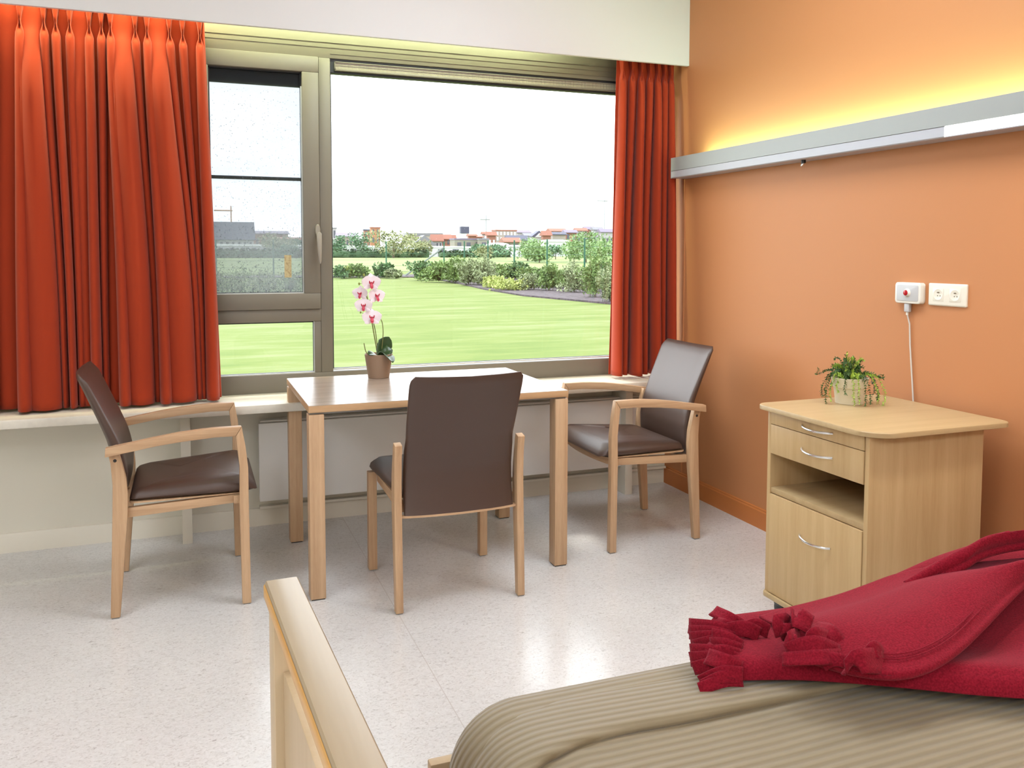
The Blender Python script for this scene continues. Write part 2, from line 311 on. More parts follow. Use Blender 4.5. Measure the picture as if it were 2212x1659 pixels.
def tag(o, label=None, cat=None, group=None, kind=None):
    if label: o['label'] = label
    if cat: o['category'] = cat
    if group: o['group'] = group
    if kind: o['kind'] = kind
    return o
def thing(name, loc, rz, label, cat, group=None, kind=None):
    o = bpy.data.objects.new(name, None); COL.objects.link(o); o.location = loc; o.rotation_euler = (0, 0, rz); o.empty_display_size = 0.1
    return tag(o, label, cat, group, kind)
def struct(name, mb, mat, **k): return tag(mb.build(name, mat, **k), kind='structure')
def lerp(a, b, t): return a+(b-a)*t
def interp(tab, x):
    if x <= tab[0][0]: return tab[0][1]
    for (a, va), (b, vb) in zip(tab, tab[1:]):
        if x <= b: return lerp(va, vb, (x-a)/(b-a))
    return tab[-1][1]
def smooth(t): t = max(0., min(1., t)); return t*t*(3-2*t)

# ---------------------------------------------------------------- room shell
WX, WY, CZ = 2.56, 4.242, 2.95      # right wall, window wall, ceiling
LX, BY = -2.9, -2.6
struct('floor', MB().box(LX, WX+.2, BY, WY+.0, -0.1, 0), M['floor'])
struct('ceiling', MB().box(LX, WX+.2, BY, WY+.4, CZ, CZ+.1), M['ceil'])
struct('wall_right', MB().box(WX, WX+.2, BY-.1, WY+.4, 0, CZ), M['wallo'])
struct('wall_left', MB().box(LX-.1, LX, BY-.1, WY+.4, 0, CZ), M['wallc'])
struct('wall_back', MB().box(LX, WX, BY-.1, BY, 0, CZ), M['wallc'])
w = MB(); w.box(LX, WX, WY, WY+.4, -0.4, .62).box(LX, 0.02, WY, WY+.4, .62, CZ).box(0.02, WX, WY, WY+.26, 2.42, CZ)
struct('trim_7', MB().box(0.02, WX, WY+.262, WY+.40, 2.272, CZ), solid('dark_lintel', (.08, .085, .085), .6))
struct('wall_window', w, M['wallc'])
struct('baseboard_window', MB().prism([(WY-.012, 0), (WY, 0), (WY, .088), (WY-.008, .085), (WY-.012, .078)], lambda p, q, w: (w, p, q), LX, WX-.012), M['skirtc'])
struct('baseboard_right', MB().prism([(WX-.012, 0), (WX, 0), (WX, .098), (WX-.007, .095), (WX-.007, .088), (WX-.012, .084)], lambda p, q, w: (p, w, q), BY, WY), M['skirto'])
# pelmet board hiding the curtain track
struct('trim_1', MB().box(LX, WX, 4.04, 4.062, 2.337, CZ, .002), M['white'])
# sill
struct('trim_2', MB().box(LX, WX, 3.903, 4.30, .610, .648, .004), M['sill'])
for i, x in enumerate((-0.027, hit(1359, 900, 1, 4.08).x)):
    struct('trim_%d' % (3+i), MB().box(x-.0215, x+.0215, 4.078, WY, 0, .610, .002), M['skirtc'])
# strip of pipe casing along the foot of the wall under the radiator
struct('trim_5', MB().box(.30, WX-.012, WY-.034, WY-.0, .088, .100), M['skirtc'])
struct('trim_6', MB().box(WX-.006, WX, WY-.185, WY-.175, .0985, 1.728), M['wallo'])

# ---------------------------------------------------------------- window
win = thing('window_1', (0, 0, 0), 0, 'taupe aluminium window with an opening sash over a small pane and one wide fixed pane', 'window', kind='structure')
FY = 4.22
def bar(mb, x0, x1, z0, z1, y0=FY, y1=4.30, b=.002): return mb.box(x0, x1, y0, y1, z0, z1, b)
f = MB()
bar(f, .02, 2.56, .648, .738); bar(f, .02, 2.56, 2.262, 2.42); bar(f, .02, .07, .738, 2.262)
bar(f, .604, .660, .738, 2.262); bar(f, 2.49, 2.56, .738, 2.262); bar(f, .07, .604, .990, 1.050)
bar(f, .572, .604, .738, .990, FY+.004); bar(f, .07, .10, .738, .99, FY+.004)
f.build('window_frame', M['frame'], win)
f = MB(); bar(f, .02, 2.5, 2.335, 2.337, FY-.003, FY); bar(f, .02, 2.5, 2.312, 2.3135, FY-.0025, FY); bar(f, .66, 2.5, 2.283, 2.2845, FY-.0025, FY, .0005)
f.build('frame_rib', M['frame'], win)
f = MB(); sy = FY-.012
f.box(.052, .602, sy, 4.28, 1.051, 1.128, .003).box(.052, .602, sy, 4.28, 2.187, 2.262, .003)
f.box(.052, .102, sy, 4.28, 1.128, 2.187, .003).box(.524, .602, sy, 4.28, 1.128, 2.187, .003)
f.build('opening_sash', M['frame'], win)
g = MB(); e = .006
for (x0, x1, z0, z1, y) in ((.102, .524, 1.128, 2.187, 4.245), (.10, .572, .738, .990, 4.245), (.660, 2.49, .748, 2.200, 4.245)):
    g.box(x0, x0+e, y-.01, y+.008, z0, z1).box(x1-e, x1, y-.01, y+.008, z0, z1).box(x0, x1, y-.01, y+.008, z1-e, z1).box(x0, x1, y-.004, y+.008, z0, z0+e)
g.build('glazing_gasket', M['framed'], win)
g = MB()
for (x0, x1, z0, y) in ((.102, .524, 1.128, 4.232), (.10, .572, .738, 4.236), (.660, 2.49, .748, 4.236)): g.box(x0, x1, y-.008, y+.004, z0-.003, z0+.004)
g.box(.519, .5245, 4.225, 4.238, 1.13, 2.12).box(.568, .5725, 4.23, 4.24, .74, .99)
g.build('glazing_bead', M['lip'], win)
MB().box(.660, 2.49, 4.2455, 4.2505, .748, 2.200).build('glass_pane', M['glass'], win)
MB().box(.10, .572, 4.2455, 4.2505, .738, .990).build('glass_pane', M['glass'], win)
tag(MB().box(.102, .524, 4.2455, 4.2505, 1.128, 2.187).build('glass_pane', M['glassb'], win), 'blue tinted pane wet with rain')
MB().box(.102, .524, 4.253, 4.262, 2.118, 2.187).box(.102, .524, 4.252, 4.262, 1.671, 1.687).build('screen_bar', solid('screen_bar_grey', (.10, .12, .13), .5), win)
MB().box(.435, .468, 4.2445, 4.2453, 1.204, 1.312).build('window_sticker', M['label'], win)
# ventilation grille over the wide pane
v = MB(); v.box(.662, 2.49, 4.228, 4.28, 2.196, 2.262).build('vent_housing', M['framed'], win)
v = MB(); v.box(.683, 2.49, 4.216, 4.2285, 2.213, 2.244).build('vent_grille', M['grille'], win)
v = MB(); v.box(.681, 2.49, 4.212, 4.2285, 2.2425, 2.2475, .0008).box(.681, 2.49, 4.212, 4.2285, 2.204, 2.214, .0008).box(.681, 2.49, 4.2145, 4.2285, 2.2285, 2.2305).box(.681, .685, 4.212, 4.2285, 2.204, 2.2475)
v.build('vent_rim', M['frame'], win)
# handle
h = MB(); h.loft([[(.5895+math.cos(t)*.0125*k, y, 1.432+math.sin(t)*.030*k) for t in [2*PI*i/24 for i in range(24)]] for y, k in ((sy, 1), (sy-.008, 1), (sy-.012, .85))])
h.build('handle_plate', M['handle'], win)
h = MB(); h.tube([(.5895, sy-.01, 1.412), (.5895, sy-.045, 1.410)], .0085, 12)
h.loft([[(x+math.cos(t)*wd, y+math.sin(t)*.006, z) for t in [2*PI*i/14 for i in range(14)]] for x, y, z, wd in ((.5895, sy-.045, 1.424, .006), (.5895, sy-.047, 1.416, .0125), (.590, sy-.050, 1.385, .012), (.591, sy-.053, 1.33, .0095), (.593, sy-.050, 1.285, .006), (.594, sy-.048, 1.272, .003))])
h.build('handle_lever', M['handle'], win)
# rain on the outside of the panes
def drops(n, mat, label):
    d = MB()
    for i in range(n):
        x = R.uniform(.108, .518); z = 1.135+(2.1-1.135)*R.random()**1.9
        if R.random() < .12: x = R.uniform(.67, 2.3); z = 1.15+.35*R.random()
        r = R.uniform(.0007, .0017)*(1.3 if z < 1.45 else .9)*(.6 if x > .6 else 1)
        k = R.uniform(.8, 1.7)
        d.loft([[(x+math.cos(t)*r*q, 4.2507+yy*r, z+math.sin(t)*r*k*q) for t in [2*PI*j/6 for j in range(6)]] for yy, q in ((0, 1), (.5, .75), (.7, .3))], False)
    o = d.build('raindrops', mat, win); o['label'] = label; o['kind'] = 'stuff'
drops(1500, M['drop'], 'dark grey raindrops'); drops(1300, solid('bright_raindrop', (.95, .97, 1), .3), 'bright raindrops')

# ---------------------------------------------------------------- unseen fill panels, added under the ceiling to brighten the room
for x, y, pw_, where in ((-1.2, 2.2, 9, 'over the floor by the left chair'), (1.30, 2.5, 31, 'over the floor before the table'), (-1.6, -1.5, 48, 'in the far left corner behind the bed'), (1.9, -1.6, 38, 'at the back wall behind the bed'), (-2.1, 0.5, 16, 'close to the left wall')):
    t = thing('fill_panel', (x, y, CZ), 0, 'unseen square fill panel, added to brighten the room, '+where, 'fill light', 'added fill panels')
    MB().box(-.6, .6, -.6, .6, -.03, 0, .004).build('fill_panel_frame', M['white'], t)
    MB().box(-.57, .57, -.57, .57, -.034, -.0302).build('diffuser', M['panel'], t)
    area('fill_lamp', (0, 0, -.04), (0, 0, -1), 1.1, 1.1, pw_*LAMP_K, (0.89, 0.98, 1.10), t)
# warm tube behind the pelmet, over the left curtain
t = thing('cove_light', (0, 0, 0), 0, 'warm tube light hidden behind the white board above the left curtain', 'light')
MB().tube([(-1.5, 4.075, 2.60), (1.9, 4.075, 2.60)], .010, 10).build('tube', M['tube'], t)
area('cove_lamp', (-0.80, 4.078, 2.57), (0, .25, -1), 1.75, .022, 20.0, (1.0, 0.95, 0.50), t)
area('cove_lamp', (0.98, 4.080, 2.57), (0, .5, -1), 1.75, .022, 14.0, (0.84, 1.0, 0.62), t)

# ---------------------------------------------------------------- curtains
def curtain(name, label, pleats, xl, xr, ztop, zbot, yc0, yc1, panels={}):
    """pleats: list of (x at the top, x at the hem, half width at the hem, depth at the hem)"""
    NZ = 70; rows = []; E0 = 2.35; PZ = .105
    for iz in range(NZ+1):
        z = lerp(ztop, zbot, (iz/NZ)**1.3); dz = ztop-z; s = dz/(ztop-zbot)
        row = []; yc = lerp(yc0, yc1, smooth(s))
        sp = smooth(min(1, s*1.25))*.65+s*.35
        cs = [lerp(a, b, sp) for (a, b, w4, _) in pleats]
        left = lerp(xl[0], xl[1], s); right = lerp(xr[0], xr[1], s); phw = 0
        for k, (c, (a, b, w_, dp_)) in enumerate(zip(cs, pleats)):
            if dz < PZ: q = dz/PZ; hw = lerp(.019, .0035, q); dep = lerp(.030, .036, q); nk = 1.0
            elif dz < PZ+.06: q = smooth((dz-PZ)/.06); hw = lerp(.0035, .0175, q); dep = lerp(.036, .043, q); nk = lerp(1, .6, q)
            else: q = (dz-PZ-.06)/(ztop-zbot-PZ-.06); hw = lerp(.0175, w_, q**.7); dep = lerp(.043, dp_, q**.6); nk = .6 if hw < .03 else lerp(.6, .8, min(1, (hw-.03)/.04))
            prev = left if k == 0 else cs[k-1]+phw
            nw = hw*nk; en = c-nw; big = min(1, max(0, (w_-.03)/.04))
            g = panels.get(k, 0)*smooth(min(1, dz/.45))
            for i in range(15 if k in panels else 7):
                tt = i/(15 if k in panels else 7); x = lerp(prev, en, tt)
                if k in panels:
                    row.append((x, yc-max(g*(.72+.28*math.sin(PI*min(1, tt*1.15)))*(1-max(0, (tt-.86)/.14)**2), .0), z)); continue
                bow = math.sin(PI*tt)*min(.030, abs(en-prev)*.25)*(1 if k % 3 else -.3)*min(1, .3+dz*1.2)
                row.append((x, yc-bow, z))
            pw = lerp(1.0, .55, big*smooth(s*1.5))
            for i in range(21):
                th = lerp(-E0, E0, i/20)
                x = c+hw*math.sin(th) if abs(th) < PI/2 else c+math.copysign(lerp(hw, nw, (abs(th)-PI/2)/(E0-PI/2)), th)
                v = max(0., (math.cos(th)+.7037)/1.7037)**pw
                y = yc-dep*v
                if PZ-.012 < dz < PZ+.055 and abs(th) < .75: y += .022*math.sin(PI*(dz-PZ+.012)/.067)*math.cos(th*PI/1.5)
                if (k+1) in panels and th > .3: y = min(y, yc-panels[k+1]*smooth(min(1, dz/.45))*.72)
                if dz < PZ and abs(th) < 2: y += .009*(math.cos(th*4.2)-.3)*(1-dz/PZ)
                row.append((x, y, z))
            phw = nw
        st = cs[-1]+phw
        for i in range(9):
            tt = i/8; row.append((lerp(st, right, tt), yc-math.sin(PI*tt)*.010, z))
        rows.append([(x, y+noise.noise(V3(x*6, zz*.9, yc0))*.012*min(1, dz*2.5), zz+.004*noise.noise(V3(x*5, 3, 1))*(iz == NZ)) for (x, y, zz) in row])
    mb = MB(); mb.grid(rows)
    o = mb.build(name, M['curtain'], None, 60)
    sm = o.modifiers.new('thickness', 'SOLIDIFY'); sm.thickness = .0016; sm.offset = 0
    return tag(o, label, 'curtain', 'orange pleated curtains')
def V3(a, b, c): return Vector((a, b, c))
hx = lambda px: px*.001832-.7466
PT = [-.642, -.554, -.509, -.455, -.379, -.331, -.297, -.199, -.151, -.06, -.005, .068]
PB = [hx(p) for p in (52, 133, 150, 168, 200, 219, 262, 333, 352, 428, 439, 459)]
PWD = [.030, .012, .014, .014, .022, .012, .026, .014, .026, .012, .010, .028]
PDP = [.120, .055, .080, .050, .100, .045, .125, .045, .115, .045, .04, .095]
extra = [(-1.52, -1.55, .045, .10), (-1.40, -1.42, .03, .08), (-1.29, -1.30, .05, .11), (-1.17, -1.18, .03, .08), (-1.06, -1.08, .055, .12), (-.95, -.96, .03, .08), (-.84, -.86, .04, .11), (-.74, -.775, .020, .07)]
curtain('curtain', 'wide orange pleated curtain hanging left of the window, gathered over the sill', extra+list(zip(PT, PB, PWD, PDP)), (-1.60, -1.62), (.088, .132), 2.405, .660, 4.165, 4.115, {len(extra)+1: .105, len(extra)+7: .110, len(extra)+9: .100, len(extra)+4: .05, 2: .09, 5: .08})
RTp = [2.205, 2.262, 2.318, 2.370, 2.420, 2.462, 2.502]
RB = [2.152, 2.205, 2.262, 2.325, 2.385, 2.440, 2.490]
curtain('curtain', 'narrow orange pleated curtain bunched between the wide pane and the orange wall', list(zip(RTp, RB, [.024, .016, .027, .017, .026, .016, .020], [.095, .055, .11, .06, .105, .06, .095])), (2.178, 2.125), (2.532, 2.532), 2.405, .664, 4.15, 4.115)

# ---------------------------------------------------------------- radiator
t = thing('radiator', (0, 0, 0), 0, 'flat cream panel radiator on the wall under the window sill', 'radiator')
MB().box(.294, 2.345, 4.130, 4.152, .146, .520, .004).build('front_panel', M['rad'], t)
MB().box(.310, 2.33, 4.1525, 4.205, .16, .512).build('convector_body', M['rad'], t)
g = MB()
g.box(.302, 2.337, 4.146, 4.205, .5205, .530, .002); g.build('top_grille', M['rad'], t)
for x in (.6, 1.3, 2.0): MB().box(x-.02, x+.02, 4.2055, WY-.001, .2, .45).build('wall_bracket', M['rad'], t)

# ---------------------------------------------------------------- table
t = thing('table', (.411, 3.232, 0), 0, 'rectangular pale wooden table with square legs standing in front of the window', 'table')
TW, TD = 1.070, .752
m = MB(); m.box(0, TW, 0, TD, .7235, .7495, .0015); m.build('table_edge', M['tedge'], t)
MB().box(.0012, TW-.0012, .0012, TD-.0012, .7496, .7506).build('tabletop', M['table'], t)
MB().box(.006, TW-.006, .012, TD-.012, .716, .7234).build('support_frame', M['plate'], t)
for (x, y) in ((.0, .0), (TW-.058, 0), (0, TD-.062), (TW-.058, TD-.062)):
    MB().box(x, x+.058, y, y+.062, .004, .7155, .0025).build('leg', M['beech'], t)
for (x, y) in ((.0, .0), (TW-.058, 0), (0, TD-.062), (TW-.058, TD-.062)): MB().box(x+.004, x+.054, y+.004, y+.058, 0, .0038).build('leg_foot', M['black'], t)

# ---------------------------------------------------------------- chairs
def rr(hx0, hx1, hw, r, n=6):
    """rounded rectangle outline in (u, v)"""
    pts = []
    for (cu, cv, a0) in ((hx1-r, hw-r, 0), (hx0+r, hw-r, PI/2), (hx0+r, -hw+r, PI), (hx1-r, -hw+r, 1.5*PI)):
        for k in range(n+1):
            a = a0+PI/2*k/n; pts.append((cu+r*math.cos(a), cv+r*math.sin(a)))
    return pts
def make_chair(arms):
    t = bpy.data.objects.new('armchair' if arms else 'dining_chair', None); COL.objects.link(t)
    # rear legs
    prof = [(-.016, .004), (-.007, .23), (-.001, .39), (.002, .49), (-.003, .57), (-.014, .626), (.018, .634), (.037, .558), (.047, .511), (.051, .452), (.049, .38), (.041, .29), (.016, .004)]
    for s in (-1, 1):
        MB().prism(prof, lambda p, q, w: (p, w, q), s*.2255, s*.2535, .002).build('leg', M['beech'], t)
        fy = .270 if arms else .243
        if arms:
            fp = [(.446, .678), (.4585, .605), (.467, .523), (.467, .387), (.470, .004), (.438, .004), (.434, .39), (.4365, .525), (.4245, .6435)]
            MB().prism(fp, lambda p, q, w: (p, w, q), s*(fy-.015), s*(fy+.016), .002).build('leg', M['beech'], t)
            ap = [(-.018, .601), (-.016, .633), (.074, .6475), (.150, .660), (.227, .6705), (.300, .6765), (.35, .679), (.4455, .6785), (.4240, .644), (.35, .6450), (.227, .6365), (.15, .628), (.08, .6165)]
            MB().prism(ap, lambda p, q, w: (p, w, q), s*(fy-.015), s*(fy+.016), .002).build('armrest', M['beech_x'], t)
            c = MB(); c.loft([[(.012+math.cos(a)*.006*k, s*y, .580+math.sin(a)*.006*k) for a in [2*PI*i/14 for i in range(14)]] for y, k in ((.2535, 1), (.2548, .8))]); c.build('screw_cap', M['black'], t)
        else:
            MB().box(.446, .482, s*fy-.0175, s*fy+.0175, .004, .418, .0025).build('leg', M['beech'], t)
    # seat frame
    for s in (-1, 1):
        a = .2255 if not arms else .232
        MB().prism([(.046, .362), (.046, .397), (.436 if arms else .445, .411), (.436 if arms else .445, .380)], lambda p, q, w: (p, w, q), s*(a-.024), s*a, .0015).build('seat_rail', M['beech_x'], t)
    fr = MB(); pts = []
    hw = .2545 if arms else .2245
    for i in range(13):
        v = lerp(-hw, hw, i/12); bow = .028*(1-(v/hw)**2); pts.append((.438+bow, v))
    for i in range(13):
        v = lerp(hw, -hw, i/12); bow = .028*(1-(v/hw)**2); pts.append((.414+bow, v))
    fr.prism(pts, lambda p, q, w: (p, q, w), .382, .412, .0015); fr.build('front_rail', M['beech_y'], t)
    pts = [(.004-.018*(1-(v/.2)**2), v) for v in [lerp(-.225, .225, i/10) for i in range(11)]]+[(.022-.018*(1-(v/.2)**2), v) for v in [lerp(.225, -.225, i/10) for i in range(11)]]
    MB().prism(pts, lambda p, q, w: (p, q, w), .350, .3585).build('rear_rail', M['beech_y'], t)
    for (u, v) in ((0, .24), (0, -.24), (.454 if arms else .464, fy), (.454 if arms else .464, -fy)):
        MB().box(u-.012, u+.012, v-.012, v+.012, 0, .0036).build('glide', M['plate'], t)
    # seat cushion
    MB().prism([(u_ - .012, v_*.955) for u_, v_ in rr(.065, .475, .243, .03, 5)], lambda p, q, w: (p, q, w), .4125, .4175).build('seat_board', M['beech_y'], t)
    rings = []
    for z, ins, dome in ((.4180, .022, 0), (.4195, .006, 0), (.428, .0, 0), (.446, -.002, 0), (.461, .002, .002), (.472, .012, .006), (.479, .030, .010), (.4835, .065, .014), (.4855, .11, .016), (.4865, .17, .017)):
        o_ = []
        for (u, v) in rr(.055, .492, (.250 if not arms else .2485), .03, 7):
            # front bows forward, sides are cut in where the rear posts stand
            if u > .40: u += .034*(1-(v/.25)**2)
            if u < .11: v *= .90
            cu, cv = .27, 0
            k = 1-ins/.24; k2 = 1-ins/.22
            uu, vv = cu+(u-cu)*k2, cv+(v-cv)*k
            zz = z+.006*smooth((u-.25)/.2) - (.028*smooth((u-.425)/.085) if z > .43 else 0)*(1 if ins < .03 else .3) - (.022*smooth((.2-u)/.16) if z > .44 else .0)
            o_.append((uu, vv, zz))
        rings.append(o_)
    MB().loft(rings).build('seat_cushion', M['vinyl'], t, 60)
    # backrest cushion
    back = [(.352, .000), (.37, .004), (.45, .012), (.52, .010), (.58, -.002), (.64, -.018), (.70, -.040), (.76, -.064), (.82, -.088), (.86, -.104), (.878, -.112), (.884, -.110)]
    thk = [(.352, .010), (.37, .024), (.42, .034), (.52, .044), (.62, .046), (.72, .040), (.80, .036), (.86, .032), (.876, .024), (.884, .008)]
    rings = []
    for i in range(34):
        z = lerp(.358, .890, i/33) if 0 < i < 33 else (.3585 if i == 0 else .8905)
        ub = interp(back, z); th = interp(thk, z) if z < .884 else .010
        hwb = interp([(.35, .214), (.45, .214), (.6, .212), (.64, .208), (.70, .2115), (.84, .2155), (.87, .2145), (.88, .210), (.8905, .200)], z)
        ring = []
        N = 44
        for k in range(N):
            a = 2*PI*k/N; ca, sa = math.cos(a), math.sin(a)
            v = hwb*math.copysign(abs(sa)**.35, sa); dd = math.copysign(abs(ca)**.55, ca)
            bowl = -.020*(1-(v/.215)**2)
            zz = z + (-.006*(1-(v/.215)**2) if z > .8 else 0)*smooth((z-.8)/.08)
            ring.append((ub+bowl+th*.5*(1+dd)*1.0+.004, v, zz))
        rings.append(ring)
    MB().loft(rings).build('backrest_cushion', M['vinyl'], t, 60)
    return t
def copy_tree(o, parent=None):
    c = o.copy(); COL.objects.link(c); c.parent = parent
    for ch in [x for x in o.children]: copy_tree(ch, c)
    return c
ch = make_chair(True); ch.location = (-.272, 3.576, 0)
tag(ch, 'taupe armchair with beech frame on the left, side-on in front of the orange curtain', 'chair', 'taupe padded chairs round the table')
c3 = copy_tree(ch); c3.location = (2.183, 3.574, 0); c3.rotation_euler = (0, 0, PI)
c3['label'] = 'taupe armchair with beech frame on the right, between the table and the orange wall'
c2 = make_chair(False); c2.location = (.940, 3.012, 0); c2.rotation_euler = (0, 0, PI/2)
tag(c2, 'armless taupe chair seen from behind, pulled up to the long side of the table', 'chair', 'taupe padded chairs round the table')

# ---------------------------------------------------------------- bedside cabinet
CB = thing('bedside_cabinet', (1.950, 2.030, 0), 0, 'pale wooden bedside cabinet on castors against the orange wall', 'cabinet')
D_, Wd = .475, .492
CBz = .098
MB().box(.0, D_, 0, .018, CBz, .7635, .001).build('side_panel', M['cab'], CB)
MB().box(.0, D_, Wd-.018, Wd, CBz, .7635, .001).build('side_panel', M['cab'], CB)
MB().box(D_-.012, D_-.001, .0185, Wd-.0185, CBz+.02, .7630).build('back_panel', M['cab'], CB)
m = MB(); m.prism(rr(-.012, D_, Wd/2+.006, .02, 5), lambda p, q, w: (p, q+Wd/2, w), .080, CBz-.0005, .002); m.build('base_board', M['cabtop'], CB)
MB().box(.004, D_-.0125, .0185, Wd-.0185, .464, .484, .001).build('shelf', M['cabtop'], CB)
MB().box(.03, D_-.0125, .0185, Wd-.0185, .6, .608).build('divider', M['cab'], CB)
tp = MB(); out = []
for (cu, cv, a0, r) in ((.548-.03, .535-.03, 0, .03), (-.028+.045, .535-.045, PI/2, .045), (-.028+.10, -.048+.10, PI, .10), (.548-.035, -.048+.035, 1.5*PI, .035)):
    for k in range(9): a = a0+PI/2*k/8; out.append((cu+r*math.cos(a), cv+r*math.sin(a)))
rings = []
for z, ins in ((.764, .003), (.7655, 0), (.7785, 0), (.781, .0015), (.782, .005)):
    cx = sum(p[0] for p in out)/len(out); cy = sum(p[1] for p in out)/len(out)
    rings.append([(cx+(x-cx)*(1-ins/.27), cy+(y-cy)*(1-ins/.27), z) for x, y in out])
tp.loft(rings); tp.build('cabinet_top', M['cabtop'], CB)
def dhandle(par, z, y0=.157, y1=.305, x=-.004):
    pts = []
    for i in range(15):
        tt = i/14; pts.append((x-.026*math.sin(PI*tt)**.7, lerp(y1, y0, tt), z-.004*math.sin(PI*tt)))
    MB().tube([(x+.001, y1, z)]+pts[1:-1]+[(x+.001, y0, z)], .0042, 10).build('handle', M['chrome'], par)
d1 = MB().box(-.003, .012, .0205, Wd-.0205, .7165, .7620, .001).build('drawer', M['cab'], CB); dhandle(d1, .744)
d2 = MB().box(-.003, .012, .0205, Wd-.0205, .6095, .7140, .001).build('drawer', M['cab'], CB); dhandle(d2, .663)
d3 = MB().box(-.003, .012, .0205, Wd-.0205, CBz+.002, .4615, .001).build('door', M['cab'], CB); dhandle(d3, .362)
for (x, y) in ((.058, .05), (.058, Wd-.028), (D_-.06, .05), (D_-.06, Wd-.028)):
    c = MB()
    for dx in (-.016, .005):
        c.loft([[(x+dx+k, y+math.cos(a)*r_, .030+math.sin(a)*r_) for a in [2*PI*i/20 for i in range(20)]] for k, r_ in ((0, .025), (.002, .0295), (.009, .0295), (.011, .025))])
    c.tube([(x, y, .055), (x, y, .0795)], .006, 8); c.box(x-.022, x+.022, y-.024, y+.024, .040, .066, .006)
    c.build('castor', M['black'], CB)

# ---------------------------------------------------------------- trailing plant on the cabinet
PP = Vector((2.243, 2.44, .7822))
t = thing('potted_trailing_plant', PP, 0, 'small trailing green plant in a cream pot on top of the bedside cabinet', 'potted plant')
MB().lathe([(.060, .0), (.062, .002), (.070, .058), (.072, .062), (.0745, .064), (.082, .100), (.079, .101), (.072, .080), (.0, .080)], n=36, cap0=True).build('pot', M['potc'], t)
MB().lathe([(.071, .076), (.071, .086), (.03, .092), (.001, .093)], n=20).build('soil', M['soil'], t)
t.scale = (.79, .79, .95)
def leafy_strand(pts, leaf, step, mats, lime=False):
    mb = MB(); P_ = [Vector(p) for p in pts]
    # catmull through pts
    fine = []
    for i in range(len(P_)-1):
        p0, p1, p2, p3 = P_[max(i-1, 0)], P_[i], P_[i+1], P_[min(i+2, len(P_)-1)]
        for k in range(6):
            u = k/6; fine.append(.5*((2*p1)+(p2-p0)*u+(2*p0-5*p1+4*p2-p3)*u*u+(3*p1-p0-3*p2+p3)*u**3))
    fine.append(P_[-1])
    mb.tube(fine, .0008, 4)
    acc = 0; side = 1
    for i in range(1, len(fine)):
        acc += (fine[i]-fine[i-1]).length
        while acc > step:
            acc -= step; p = fine[i]; d = (fine[i]-fine[i-1]).normalized()
            for s in (-1, 1):
                rd = Vector((R.uniform(-1, 1), R.uniform(-1, 1), R.uniform(-.4, 1)))
                n_ = (rd-d*rd.dot(d)).normalized()*s; ld = (n_*.8+d*.55).normalized(); L = leaf*R.uniform(.7, 1.2); wd = ld.cross(n_.cross(d)).normalized() if False else d.cross(ld).normalized()
                if s < 0 and R.random() < .1: continue
                a, b_, c, e_ = p, p+ld*L*.5+wd*L*.24, p+ld*L, p+ld*L*.5-wd*L*.24
                m_ = p+ld*L*.5+ld.cross(wd)*L*.08
                vs = [mb.bm.verts.new(q) for q in (a, b_, c, e_, m_)]
                for f_ in ((0, 1, 4), (1, 2, 4), (2, 3, 4), (3, 0, 4)): mb.bm.faces.new([vs[j] for j in f_])
    return mb.build('trailing_stem', mats, t, 60, recalc=False)
RR = random.Random(21)
rgt = RT0
def loc2(a, r, z): return Vector((0, 0, 0))+rgt*(math.cos(a)*r)+Vector((rgt.y*-1, rgt.x, 0))*(math.sin(a)*r)+Vector((0, 0, z))
R = RR
for i in range(56):
    a = RR.uniform(0, 2*PI); h = RR.uniform(.03, .075)*(1.25 if RR.random() < .3 else .8); sp = RR.uniform(.01, .055)
    leafy_strand([loc2(a, .015, .085), loc2(a, sp*.7, .085+h*.6), loc2(a+.3, sp+.015, .085+h), loc2(a+.4, sp+.03, .085+h*.95)], .0125, .0034, M['leafd'] if RR.random() < .8 else M['leafl'])
for (a, r, zt, ze, lime) in ((3.05, .150, .115, .13, 0), (3.2, .115, .085, -.0, 0), (2.95, .125, .09, .02, 0), (3.5, .11, .085, .015, 1), (3.3, .13, .09, .03, 0), (0.0, .155, .10, .105, 0), (-.15, .125, .085, .01, 0), (.2, .13, .09, .03, 0), (-.4, .15, .085, .002, 1), (-.3, .12, .08, .02, 0), (4.5, .095, .085, .006, 1), (4.75, .10, .085, .01, 1), (4.95, .105, .085, .004, 0), (5.2, .11, .08, .01, 0), (-.7, .125, .085, .006, 1), (3.7, .10, .085, .05, 1), (1.2, .11, .09, .03, 0), (1.9, .115, .085, .04, 0), (4.1, .10, .09, .04, 0)):
    a2 = a+RR.uniform(-.1, .1)
    leafy_strand([loc2(a, .03, .085), loc2(a, .075, max(zt, .108)+.008), loc2(a2, max(.092, r*.82), .098 if ze < .06 else zt+.005), loc2(a2, r*1.0, lerp(.09, ze, .5)), loc2(a2+.05, r*RR.uniform(.95, 1.05), ze+.003)], .0125, .0036, M['leafl'] if lime else M['leafd'])
for (a, r, h) in ((2.2, .02, .105), (1.9, .03, .098), (.5, .075, .075), (.7, .085, .07), (2.9, .07, .06), (1.3, .05, .08)):
    leafy_strand([loc2(a, .01, .085), loc2(a, r*.6, .085+h*.6), loc2(a, r, .085+h)], .0125, .0036, M['leafl'] if RR.random() < .5 else M['leafd'])
R = random.Random(11)

